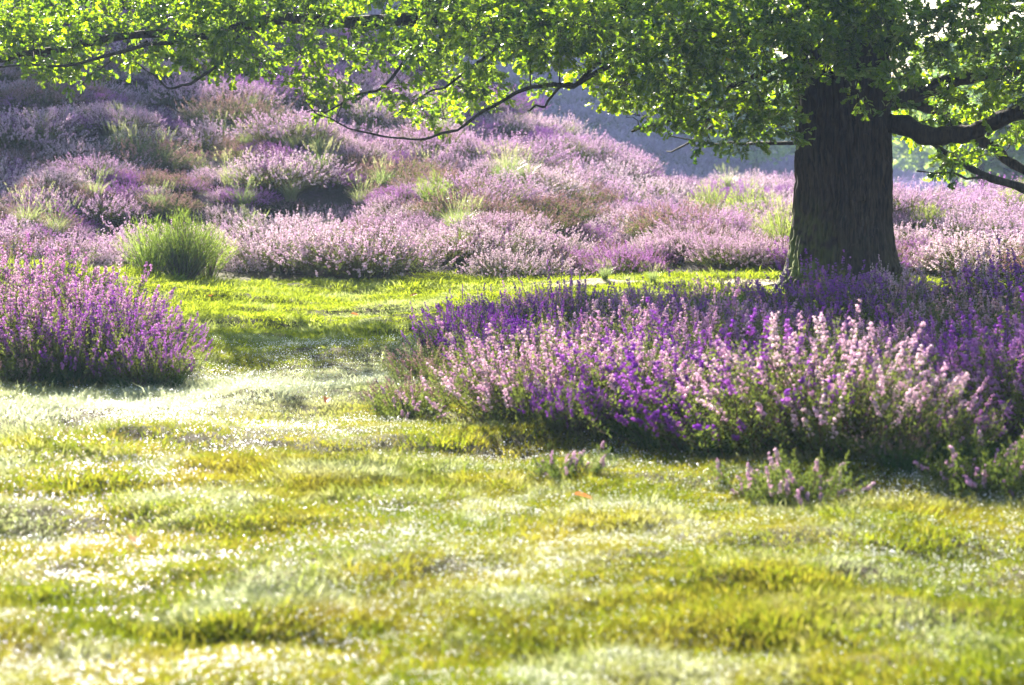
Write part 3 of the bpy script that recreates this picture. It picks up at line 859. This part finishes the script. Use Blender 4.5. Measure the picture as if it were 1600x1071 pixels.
# the mound of heather round the oak, outlined by where the plants stand
mound = [(745, 500), (715, 560), (650, 610), (600, 640), (650, 655), (830, 662), (900, 690), (1010, 695), (1150, 712), (1300, 722), (1480, 728), (1700, 715), (2000, 690), (2000, 500), (1700, 490), (1450, 482), (1260, 474), (1100, 478), (900, 484)]
spots = []
for k in range(9000):
    y = random.uniform(8.8, 18.2); x = random.uniform(-1.2, 5.6)
    u, v = px(x, y, H1(x, y))
    if u > 1760 or not in_poly(u, v, mound): continue
    if abs(x - TX) < .75 and y > 18.0: continue
    if all((x - a) ** 2 + ((y - b)) ** 2 > (.42 if random.random() < .7 else .6) ** 2 for a, b in spots): spots.append((x, y))
print('MOUND', len(spots))
ends = {'purple': 'violet flowered heather plant', 'pink': 'pink flowered heather plant', 'faded': 'brownish half faded heather plant'}
for x, y in spots:
    u, v = px(x, y, H1(x, y))
    lit = u < 860 or (v < 540 and 760 < u < 1130)  # sunlit part gets more pale pink plants, its light put into flower colour
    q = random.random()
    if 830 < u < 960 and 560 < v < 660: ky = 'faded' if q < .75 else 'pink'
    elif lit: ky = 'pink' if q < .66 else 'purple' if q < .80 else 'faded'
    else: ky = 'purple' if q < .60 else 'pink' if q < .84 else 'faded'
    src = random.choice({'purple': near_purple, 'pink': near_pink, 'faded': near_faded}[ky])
    h = random.choice((.65, .9, 1.05, 1.35)) * np.interp(y, [8.8, 12, 14.5, 16, 18.2], [1.0, .98, .86, .60, .42]) * random.uniform(.8, 1.15)
    if u < 780: h *= .72
    lab = describe(ends[ky], h, .62, .88, u, v, MOUNDMARK)
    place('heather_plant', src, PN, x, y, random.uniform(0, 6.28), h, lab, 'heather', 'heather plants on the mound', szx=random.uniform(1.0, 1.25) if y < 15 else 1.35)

# taller sprays standing out on the mound
for u, v, sc, ky, lab in ((875, 545, 1.25, 0, 'tall dark stemmed heather standing above the mound at the left of the oak'),
                          (1390, 492, 1.05, 1, 'pink tipped heather sprig rising in front of the right side of the oak trunk'),
                          (720, 565, 1.0, 0, 'upright violet heather at the left corner of the mound by the bare soil')):
    x, y, z = ground_at(u, v)
    place('heather_plant', (near_purple + near_pink)[5 if ky else 1], PN, x, y, 1.0, sc, lab, 'heather', None, szx=.8)

# the big clump at the left edge of the meadow
big = [(-2.3, 12.35, 1.0), (-2.75, 12.45, 1.25), (-3.1, 12.75, 1.5), (-3.5, 12.9, 1.5), (-2.65, 13.1, 1.3), (-3.0, 13.5, 1.65), (-3.45, 13.9, 1.7), (-2.5, 12.9, 1.2), (-3.9, 14.2, 1.7), (-3.2, 14.3, 1.6), (-4.2, 13.5, 1.6), (-3.8, 15.2, 1.5)]
bl = ['violet heather forming the right end of the big clump at the picture edge', 'dark violet heather in the middle front of the big left clump',
      'broad pink and violet heather at the heart of the big left clump', 'pink heather at the left front of the big left clump',
      'pink heather behind the right end of the big left clump', 'tall pink topped heather crowning the big left clump',
      'tallest pink heather at the back of the big left clump', 'small violet heather wedged into the right side of the big clump',
      'pale pink heather cut by the picture edge in the big clump', 'pink heather at the back right of the big left clump',
      'pink heather furthest left of the big clump', 'pale heather closing the big left clump towards the hill']
for k, ((x, y, s), lab) in enumerate(zip(big, bl)):
    src = near_purple[k % 4] if k in (0, 1, 7) else near_pink[k % 3]  # violet in front paints the clump's shaded side, pink its lit top
    place('heather_plant', src, PN, x, y, k * 1.3, s, lab, 'heather', 'heather of the big clump at the left', szx=.9)
for k, (u, v, s, lab) in enumerate(((18, 600, .85, 'low grey green heather with few flowers at the lower left of the clump'),
                                    (75, 585, .75, 'low leafy heather before the dark side of the left clump'))):
    x, y, z = ground_at(u, v)
    place('heather_plant', near_faded[k], PN, x, y, k, s, lab, 'heather')
# single small plants in the lawn
small = heather('small_heather', .22, .17, 85, 901, M['fl_pink'], 34, 90, spike=(.03, .085), bloom=.55, fsize=.0054, fr=.0068)
small2 = heather('sparse_heather', .20, .13, 44, 902, M['fl_pink'], 24, 80, spike=(.025, .06), bloom=.35, fsize=.0054, fr=.0068)
for u, v, me, s, lab in ((1250, 792, small, 1.25, 'small low heather with pale pink spikes standing alone in the wet lawn'),
                         (1185, 782, small2, 1.1, 'sparse sprigs of heather beside the pale pink spikes in the lawn'),
                         (885, 748, small2, 1.0, 'tiny heather with two thin pink sprigs in pale dewy grass'),
                         (1560, 772, small, 1.45, 'dark low heather cut by the right edge below the mound'),
                         (640, 655, small2, 1.2, 'thin pale heather trailing into the lawn at the tip of the mound')):
    x, y, z = ground_at(u, v)
    place('heather_plant', me, PN, x, y, u * .01, s, lab, 'heather')
x, y = at(1590, 1060, 4.6).x, 4.6
place('heather_plant', small, PN, x + .14, y, 0, 1.0, 'blurred reddish sprig at the lower right corner of the lawn', 'heather')

# hillside heather: the 290 nearest in view as plants of their own, the rest as stuff
spots = []
cell = {}
def try_spot(x, y, dmin):
    k = (int(x // .8), int(y // .8))
    for a in (-1, 0, 1):
        for b in (-1, 0, 1):
            for (p, q) in cell.get((k[0] + a, k[1] + b), ()):
                if (p - x) ** 2 + (q - y) ** 2 < dmin * dmin: return False
    cell.setdefault(k, []).append((x, y)); spots.append((x, y)); return True
for k in range(26000):
    y = 20.8 + 27 * random.random() ** 1.0
    wx = 0.29 * y + 1.5
    x = random.uniform(-wx, wx)
    if y < foot(np.array([x]))[0] + .15: continue
    try_spot(x, y, .78 if random.random() < .4 else 1.1)
spots.sort(key=lambda p: p[1])
print('HILL', len(spots))
hl = {0: 'pale pink heather', 1: 'greyish faded heather', 2: 'strong violet heather'}
pats = (hill_pink, hill_faded, hill_purple)
rest = []
cnt = 0
for x, y in spots:
    u, v = px(x, y, H1(x, y) + .3)
    nz = float(vnoise(np.array([x * .35]), np.array([y * .35]), 40)[0]); q = random.random() * .6 + nz * .4
    right = sstep(-3, 6, np.array([x]))[0]
    kd = 2 if q > .80 - .10 * right else 1 if q < .30 - .12 * right else 0
    if y > 34 and x < 0: kd = 2 if q > .5 else kd
    pr = random.randrange(len(pats[kd]))
    s = random.uniform(.5, 1.45) * (1 + .5 * (nz - .5)); rz = random.uniform(0, 6.28)
    if -10 < u < 1610 and not (1262 < u < 1388) and cnt < 290 and y < 40:
        cnt += 1
        lab = describe(hl[kd], s, .8, 1.1, u, v, HILLMARK)
        place('heather_bush', pats[kd][pr], PN, x, y, rz, s, lab, 'heather', 'heather bushes on the hillside', sink=.04, szx=1.12)
    else:
        rest.append((x, y, rz, s, (0, 3, 6)[kd] + pr))
for k in range(1500):
    y = 21 + 27 * random.random(); wx = 0.29 * y + 1.5; x = random.uniform(-wx, wx)
    if y < foot(np.array([x]))[0] + .35: continue
    kd = random.choice((0, 0, 3, 6)); rest.append((x, y, random.uniform(0, 6.28), random.uniform(.42, .72), kd + random.randrange(2)))
rest = np.array(rest)
protos = [join_meshes('hill_heather_mass', p) for pl in pats for p in pl]
P = np.stack([rest[:, 0], rest[:, 1], Hf(rest[:, 0], rest[:, 1]) - .04], -1)
scatter('hillside_heather', protos, P, np.stack([0 * rest[:, 2], 0 * rest[:, 2], rest[:, 2]], -1), np.stack([rest[:, 3] * 1.12, rest[:, 3] * 1.12, rest[:, 3]], -1), rest[:, 4], 'mass of purple and pink heather covering the upper slope')

# far hill heather
n = 7000
y = 60 + 62 * rng.uniform(0, 1, n) ** .9; x = (rng.uniform(-1, 1, n)) * (.29 * y + 4)
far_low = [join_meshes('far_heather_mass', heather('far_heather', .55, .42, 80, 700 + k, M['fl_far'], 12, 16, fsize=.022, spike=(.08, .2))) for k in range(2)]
s = rng.uniform(1.2, 2.4, n)
P = np.stack([x, y, Hf(x, y) - .05], -1)
scatter('far_hill_heather', far_low, P, np.stack([0 * x, 0 * x, rng.uniform(0, 6.28, n)], -1), np.stack([s, s, s * .8], -1), rng.integers(0, 2, n), 'hazy violet heather covering the far hill')

# ------------------------------------------------------------------ broom bushes, moor grass, tussocks
def broom_mesh(seed, nst=260, Rr=.5, Hh=.75, mat='broom'):
    r = np.random.default_rng(seed); fo, st = Acc(), Acc()
    ph = r.uniform(0, 6.283, nst); q = np.sqrt(r.uniform(0, 1, nst))
    tip = np.stack([Rr * q * np.cos(ph), Rr * q * np.sin(ph), Hh * (1 - .45 * q ** 2) * r.uniform(.7, 1.1, nst)], -1)
    base = tip * [.16, .16, 0] + [0, 0, -.03]
    for i in range(nst):
        mid = base[i] * .5 + tip[i] * .5 + [0, 0, .04] + r.normal(0, .02, 3)
        tube(st if i < nst * .5 else fo, np.array([base[i], mid, tip[i]]), [.0045, .003, .0012], 3, 0, r.uniform())
    k = 34
    t = r.uniform(.3, 1, (nst, k))[..., None]
    C = (base[:, None] * (1 - t) + tip[:, None] * t + np.array([0, 0, .08]) * (t * (1 - t)) * 2).reshape(-1, 3) + r.normal(0, .012, (nst * k, 3))
    D = np.repeat(unit(tip - base), k, axis=0)
    needles(fo, C, unit(D + r.normal(0, .35, C.shape)), .05, .0055, 0, r.uniform(0, 1, len(C)), r)
    return fo.mesh('broom_shoots', [M[mat]]), st.mesh('broom_stems', [M['stem']])
brooms = [broom_mesh(1), broom_mesh(2, 95, .5, .85, 'broom_light')]
for u, v, s, k, lab in ((285, 442, .92, 0, 'round green broom bush at the edge of the meadow below the heather hill'),
                        (235, 436, .75, 1, 'low olive broom on the left flank of the round green broom bush'),
                        (325, 438, .7, 1, 'thin twiggy broom at the right flank of the round green broom bush'),
                        (1110, 352, .95, 1, 'upright pale green broom on the slope left of the oak trunk'),
                        (1178, 372, 1.0, 1, 'feathery yellow green broom just left of the oak trunk'),
                        (1222, 400, .8, 1, 'green broom touching the left outline of the oak trunk'),
                        (680, 330, .6, 1, 'slim bright green broom on the middle of the slope'),
                        (722, 402, .40, 1, 'small bright green seedling among heather above the meadow'),
                        (905, 262, .6, 1, 'pale broom far up on the ridge between the boughs'),
                        (1470, 340, .8, 1, 'bright green broom on the ridge right of the oak trunk'),
                        (1450, 368, .55, 1, 'low green broom beside the right outline of the oak trunk'),
                        (1590, 345, .8, 1, 'light green broom at the right picture edge before far trees')):
    x, y, z = ground_at(u, v)
    place('broom_bush', brooms[k], ('shoots', 'stems'), x, y, u * .1, s, lab, 'broom', 'green broom bushes on the heath', sink=0)

def moor_mesh(seed):
    r = np.random.default_rng(seed); ac, sh = Acc(), Acc()
    blades(ac, 230, .11, .25, .60, .007, .75, seed, 0, 4)
    tips, D = blades(sh, 22, .08, .6, .85, .005, .5, seed + 1, 0, 4)
    for t_, d_ in zip(tips, D):
        C = t_ + (d_ * .25 + [0, 0, .5]) * np.linspace(-.18, .1, 12)[:, None]
        needles(sh, C, unit(r.normal(0, .5, C.shape) + [0, 0, 1]), .04, .009, 0, np.full(12, 1.0), r)
    return ac.mesh('moor_blades', [M['moor_grass']]), sh.mesh('moor_stalks', [M['moor_grass']])
moors = [moor_mesh(31), moor_mesh(32)]
mg = [(215, 268, 1.0, 'tall seeding grass tuft in the shaded heather below the left bough'), (250, 282, 1.0, 'leaning green grass tuft beside the tallest seeding tuft at left'), (185, 255, .8, 'thin grass stalks at the left of the shaded seeding tufts'),
      (150, 330, .7, 'short pale grass tuft above the lit heather at left'), (500, 290, .9, 'pale dry grass tuft in the middle of the slope'), (455, 330, .8, 'spreading grass tuft left of the pale dry tuft'),
      (600, 310, .8, 'arching pale grass between dark heather bushes under the low bough'), (790, 305, 1.0, 'bright yellow green grass tuft right of the slim broom'), (820, 300, .8, 'smaller grass tuft beside the bright yellow green one'),
      (690, 225, .9, 'whitish grass plume near the ridge beneath the low bough'), (380, 345, .8, 'wide green grass tuft over the lit heather right of the broom'), (350, 232, .7, 'faint grass stalks high in the shaded heather'),
      (395, 200, .7, 'thin bent stalks high on the shaded slope'), (75, 240, .8, 'bent grass arc in the shaded heather at far left'), (945, 440, .38, 'grass stalks at the foot of the slope behind the mound'), (1020, 446, .34, 'green grass blades at the path left of the oak')]
for k, (u, v, s, lab) in enumerate(mg):
    x, y, z = ground_at(u, v)
    place('grass_tuft', moors[k % 2], ('blades', 'seed_stalks'), x, y, k, s * .8, lab, 'grass tuft', 'moor grass tufts on the slope', sink=(-.12 if v < 400 else -.02))

for k in range(26):
    u = random.uniform(10, 1240); v = random.uniform(190, 400)
    x, y, z = ground_at(u, v)
    if y < 21 or y > 46: continue
    place('grass_tuft', moors[k % 2], ('blades', 'seed_stalks'), x, y, k * 2.1, random.uniform(.5, .8), describe('straw green grass tuft', 1, 2, 3, u, v, HILLMARK).replace('small ', ''), 'grass tuft', 'moor grass tufts on the slope', sink=-.06)

def tuss_mesh(seed):
    a1 = Acc(); blades(a1, 320, .13, .10, .26, .0055, .8, seed, 0, 3)
    a2 = Acc(); blades(a2, 40, .10, .2, .32, .005, .9, seed + 5, 0, 3)
    return a1.mesh('tussock_blades', [M['long_grass']]), a2.mesh('tussock_tall_blades', [M['long_grass']])
tuss = [tuss_mesh(51), tuss_mesh(52)]
for k in range(16):
    u = 985 + k * 41 + random.uniform(-12, 12); v = np.interp(u, [980, 1080, 1200, 1400, 1600], [706, 722, 732, 742, 736]) + random.uniform(-24, 4)
    x, y, z = ground_at(u, v)
    w_ = 'left of the lone pink heather' if u < 1130 else 'behind the lone pink heather' if u < 1350 else 'right of the lone pink heather'
    place('grass_tussock', tuss[k % 2], ('blades', 'tall_blades'), x, y, k * 1.1, random.uniform(.6, 1.1) if u < 1240 else random.uniform(.45, .8), 'dark green tussock at the foot of the mound ' + w_, 'grass tussock', 'tussocks at the foot of the mound ' + w_)
for k in range(9):
    u = 60 + k * 26; x, y, z = ground_at(u, 606 + random.uniform(-8, 4))
    place('grass_tussock', tuss[k % 2], ('blades', 'tall_blades'), x, y, k * 1.4, random.uniform(.45, .75), 'short grass tussock in the shade under the big left heather clump', 'grass tussock', 'tussocks under the big left heather clump')

for k in range(16):
    u = random.choice((random.uniform(1000, 1160), random.uniform(1000, 1600))); v = random.uniform(505, 640)
    x, y, z = ground_at(u, v)
    place('grass_tuft', tuss[k % 2], ('blades', 'tall_blades'), x, y, k * .9, random.uniform(1.0, 1.35), 'green grass tuft growing up through the heather of the mound', 'grass tuft', 'grass tufts within the heather mound')

# ------------------------------------------------------------------ lawn: grass and dew (stuff)
def grass_proto(seed, n, hmin, hmax, lean):
    ac = Acc(); blades(ac, n, .085, hmin, hmax, (.0032), lean, seed, 0, 2)
    return ac.mesh('grass_proto', [M['grass']])
gp = [grass_proto(1, 60, .012, .034, 1.0), grass_proto(2, 60, .015, .040, .8), grass_proto(3, 44, .02, .055, 1.1), grass_proto(4, 70, .008, .022, 1.0)]
n = 62000
yy = np.sqrt(rng.uniform(4.0 ** 2, 21.3 ** 2, n)); near = rng.uniform(0, 1, n) < .35
yy = np.where(near, rng.uniform(4.0, 9.5, n), yy)
xx = rng.uniform(-1, 1, n) * (.275 * yy + .35)
keep = yy < foot(xx) + .5
dp = np.abs(yy - np.interp(xx, cl[:, 0], cl[:, 1])); keep &= ~((dp < .22) & (xx > 0.2))
thin = vnoise(xx * 1.7, yy * 2.3, 61)
keep &= (rng.uniform(0, 1, n) < np.clip(1.45 - 1.6 * sstep(.55, .85, thin), 0.3, 1))
keep &= rng.uniform(0, 1, n) > np.clip(dipf(xx, yy) / .05 - .35, 0, .85)
xx, yy = xx[keep], yy[keep]
sc_ = rng.uniform(.75, 1.35, len(xx)) * (1 + .45 * sstep(.45, .8, vnoise(xx * 2.1, yy * 2.7, 62)))
P = np.stack([xx, yy, Hf(xx, yy)], -1)
idx = np.clip((vnoise(xx * 1.4, yy * 1.9, 63) * 5.5 - .8 + rng.normal(0, .5, len(xx))), 0, 3).astype(int)
idx = np.array([3, 0, 1, 2])[idx]
wide = 1 + .05 * (yy - 5)
scatter('meadow_grass', gp, P, np.stack([rng.normal(0, .1, len(xx)), rng.normal(0, .1, len(xx)), rng.uniform(0, 6.28, len(xx))], -1),
        np.stack([sc_ * wide, sc_ * wide, sc_], -1), idx, 'short dewy meadow grass with pale, ochre and fresh green patches')
print('GRASS', len(xx))

# dew drops hanging on the grass tips
import bmesh
bm = bmesh.new(); bmesh.ops.create_icosphere(bm, subdivisions=1, radius=1.0)
dm = bpy.data.meshes.new('dewdrop'); bm.to_mesh(dm); bm.free()
dm.polygons.foreach_set('use_smooth', np.ones(len(dm.polygons), bool)); dm.materials.append(M['dew'])
n = 300000
yy = 4.0 + 11.5 * rng.uniform(0, 1, n) ** 1.05
xx = rng.uniform(-1, 1, n) * (.275 * yy + .2)
cl_ = vnoise(xx * 1.1, yy * 1.3, 71) * .6 + vnoise(xx * 4, yy * 5, 72) * .4
keep = rng.uniform(0, 1, n) < sstep(.1, .95, cl_) * np.interp(yy, [4.5, 7, 15], [.45, .8, 1])
xx, yy = xx[keep], yy[keep]
P = np.stack([xx, yy, Hf(xx, yy) + rng.uniform(.012, .045, len(xx))], -1)
s = (.0011 + .0021 * rng.uniform(0, 1, len(xx)) ** 3) * np.interp(yy, [4, 8, 12], [.95, 1.05, 1.2])
scatter('dew', [dm], P, np.zeros((len(xx), 3)), np.stack([s, s, s], -1), np.zeros(len(xx)), 'glittering dew drops on the short grass')

# fallen oak leaves
fm, ft = newmat('fallen_leaf')
leafy(ft, (0.35, 0.10, 0.03), (0.5, 0.15, 0.04), .35, .05)
flm = mesh('fallen_leaf', LV, LT, [fm], attrs={'tone': ('FACE', np.full(len(LT), .5))})
for k, (u, v, lab) in enumerate(((508, 640, 'red brown fallen leaf in the lawn left of the mound tip'), (925, 800, 'dry fallen leaf in the pale grass below the tiny heather'), (330, 472, 'brown fallen leaf on the bright far lawn'),
                                 (640, 470, 'fallen leaf near the far edge of the bright lawn'), (215, 870, 'orange fallen leaf in the near lawn at left'), (560, 500, 'fallen leaf by the shadow of the bough on the lawn'))):
    x, y, z = ground_at(u, v)
    o = obj('fallen_leaf', flm, None, (x, y, z + .035), k * 1.7, .075); o.rotation_euler = (.4, .3, k * 1.7)
    tag(o, lab, 'leaf', 'fallen leaves in the lawn')

# ------------------------------------------------------------------ distant trees
def far_tree(x, y, h, cr, tr, seed, lab, group, z=None, base=.35, n=2600, ls=.16):
    r = np.random.default_rng(seed)
    z = H1(x, y) if z is None else z
    root = bpy.data.objects.new('distant_tree', None); COL.objects.link(root); root.location = (x, y, z)
    tag(root, lab, 'tree', group)
    st = Acc(); P = np.array([[0, 0, -.3], [.02, 0, h * .2], [r.normal(0, .1), 0, h * .45], [r.normal(0, .2), 0, h * .8]])
    tube(st, smooth_path(P, 4), np.linspace(tr, tr * .3, 13), 8)
    tips = []
    for k in range(14):
        a = r.uniform(0, 6.28); z0 = h * r.uniform(base * .85, .75); e = np.array([cr * .8 * math.cos(a), cr * .8 * math.sin(a), z0 + h * r.uniform(-.02, .2)])
        tube(st, smooth_path([[0, 0, z0], e * [.5, .5, 0] + [0, 0, z0 + .08 * h], e], 3), np.linspace(tr * .35, tr * .08, 7), 5); tips.append(e)
    obj('trunk', st.mesh('trunk', [M['branch']], True), root)
    cl = []
    for k in range(34):
        a = r.uniform(0, 6.28); q = math.sqrt(r.uniform()); zz = r.uniform(base, .97); env = math.sin(math.pi * (0.12 + .86 * (zz - base) / (1 - base))) ** .6
        cl.append([cr * q * env * math.cos(a), cr * q * env * math.sin(a), h * zz])
    cl = np.array(cl + tips)
    C = cl[r.integers(0, len(cl), n)] + r.normal(0, 1, (n, 3)) * [cr * .16, cr * .16, h * .035]
    q = unit(r.normal(0, 1, (n, 3)) + [0, 0, .6]); A, B = perp(q)
    V = np.stack([C + A * ls, C + B * ls * .7, C - A * ls, C - B * ls * .7], 1).reshape(-1, 3)
    b4 = np.arange(n)[:, None] * 4
    ac = Acc(); ac.add(V, np.concatenate([b4 + [0, 1, 2], b4 + [0, 2, 3]], 0), 0, np.tile(r.uniform(0, 1, n), 2))
    obj('crown', ac.mesh('crown', [M['far_leaf']]), root)
def ft_(u, v, Y, *a, **k):
    p = at(u, v, Y); far_tree(p.x, Y, *a, z=p.z, **k)
ft_(1490, 305, 72, 5.5, 2.1, .17, 61, 'hazy tree whose trunk shows just left of the lower bough', None, base=.36)
ft_(1531, 325, 66, 5.2, 2.4, .15, 62, 'hazy tree with a slim trunk at the end of the ridge', None, base=.25)
ft_(1585, 335, 70, 5.0, 2.6, .15, 63, 'rounded green tree beyond the ridge at the right picture edge', None, base=.22)
ft_(1640, 338, 64, 6.0, 2.8, .2, 64, 'tree beyond the right picture edge reaching into view', None, base=.3)
ft_(1180, 262, 100, 5.0, 2.6, .2, 65, 'blue green tree in the haze left of the oak trunk', None, base=.12)
ft_(1130, 250, 108, 4.2, 2.4, .2, 66, 'smaller hazy tree above the far hill', None, base=.1)
ft_(1440, 285, 118, 6.0, 3.0, .2, 67, 'pale tree in the haze just right of the oak trunk', None, base=.15)
ft_(905, 128, 116, 3.2, 2.0, .12, 68, 'pale hazy tree glimpsed in the gap between the two low boughs', None, base=.1)
ft_(960, 150, 114, 2.6, 1.8, .12, 69, 'small hazy tree on the far hill behind the bough tips', None, base=.1)
ft_(1060, 205, 112, 3.4, 2.2, .15, 70, 'hazy round tree low on the far hill behind the leaves', None, base=.1)
# trees on the crest at upper left; their shade falls on the slope
for k, (x, y, h) in enumerate(((-16.6, 50, 12), (-13.3, 53, 12.5), (-10.3, 54.5, 12), (-7.7, 56, 12))):
    far_tree(x, y, h, 3.0, .22, 80 + k, ['leafy tree furthest left on the hill crest behind the boughs', 'tall tree on the hill crest behind the left boughs', 'third tree on the hill crest behind the boughs', 'rightmost tree on the hill crest behind the boughs'][k], None, base=.2, n=4200, ls=.27)
n = 24000; r = np.random.default_rng(15)
x = r.uniform(-45, 21, n); y0 = 122 + r.uniform(-5, 7, n)
C = np.stack([x, y0, Hf(x, y0) + (12 + 3 * vnoise(x * .3, x * 0, 93)) * r.uniform(0.03, 1, n) ** .8 * np.clip((24 - x) / 18, .3, 1)], -1)
q = unit(r.normal(0, 1, (n, 3)) + [0, 0, .6]); A, B = perp(q); ls = .42
V = np.stack([C + A * ls, C + B * ls * .7, C - A * ls, C - B * ls * .7], 1).reshape(-1, 3); b4 = np.arange(n)[:, None] * 4
ac = Acc(); ac.add(V, np.concatenate([b4 + [0, 1, 2], b4 + [0, 2, 3]], 0), 0, np.tile(r.uniform(0, 1, n), 2))
o = obj('hill_woodland', ac.mesh('hill_woodland', [M['far_leaf']])); tag(o, 'hazy woodland along the top of the far hill behind the boughs', None, kind='stuff')
# far woodland as one mass
n = 16000; r = np.random.default_rng(5)
x = r.uniform(-70, 70, n); top = 5.5 + 2.5 * vnoise(x * .12, x * 0, 91) + 1.5 * vnoise(x * .5, x * 0, 92)
C = np.stack([x, 150 + r.uniform(-4, 6, n), -4 + top * r.uniform(0, 1, n) ** .8], -1)
q = unit(r.normal(0, 1, (n, 3)) + [0, -.5, .6]); A, B = perp(q); ls = .55
V = np.stack([C + A * ls, C + B * ls * .7, C - A * ls, C - B * ls * .7], 1).reshape(-1, 3); b4 = np.arange(n)[:, None] * 4
ac = Acc(); ac.add(V, np.concatenate([b4 + [0, 1, 2], b4 + [0, 2, 3]], 0), 0, np.tile(r.uniform(0, 1, n), 2))
o = obj('far_woodland', ac.mesh('far_woodland', [M['far_leaf']])); tag(o, 'blue hazy woodland beyond the far hill', None, kind='stuff')
# fence posts on the ridge at the right edge
pm = Acc(); tube(pm, np.array([[0, 0, -.2], [0, 0, .5], [.01, 0, 1.15]]), [.06, .055, .05], 7)
pmm = pm.mesh('fence_post', [M['branch']], True)
for k, (u, v) in enumerate(((1563, 331), (1590, 334))):
    p = at(u, v, 52); zz = H1(p.x, 52)
    o = obj('fence_post', pmm, None, (p.x, 52, zz), 0, 1.2)
    tag(o, ['weathered post standing on the ridge before the far trees', 'second weathered post at the picture edge on the ridge'][k], 'post', 'posts on the ridge')

# ------------------------------------------------------------------ haze
bm = bmesh.new(); bmesh.ops.create_cube(bm, size=1.0)
hm = bpy.data.meshes.new('haze'); bm.to_mesh(hm); bm.free()
hz, t = newmat('haze')
out = nd(t, 'ShaderNodeOutputMaterial'); pv = nd(t, 'ShaderNodeVolumePrincipled')
pv.inputs['Color'].default_value = (0.50, 0.68, 1.0, 1)
pv.inputs['Density'].default_value = 0.0008
pv.inputs['Anisotropy'].default_value = 0.05
t.links.new(pv.outputs[0], out.inputs['Volume'])
hm.materials.append(hz)
o = obj('haze', hm); tag(o, kind='stuff')
o.scale = (660, 480, 27); o.location = (0, 190, 7.3)
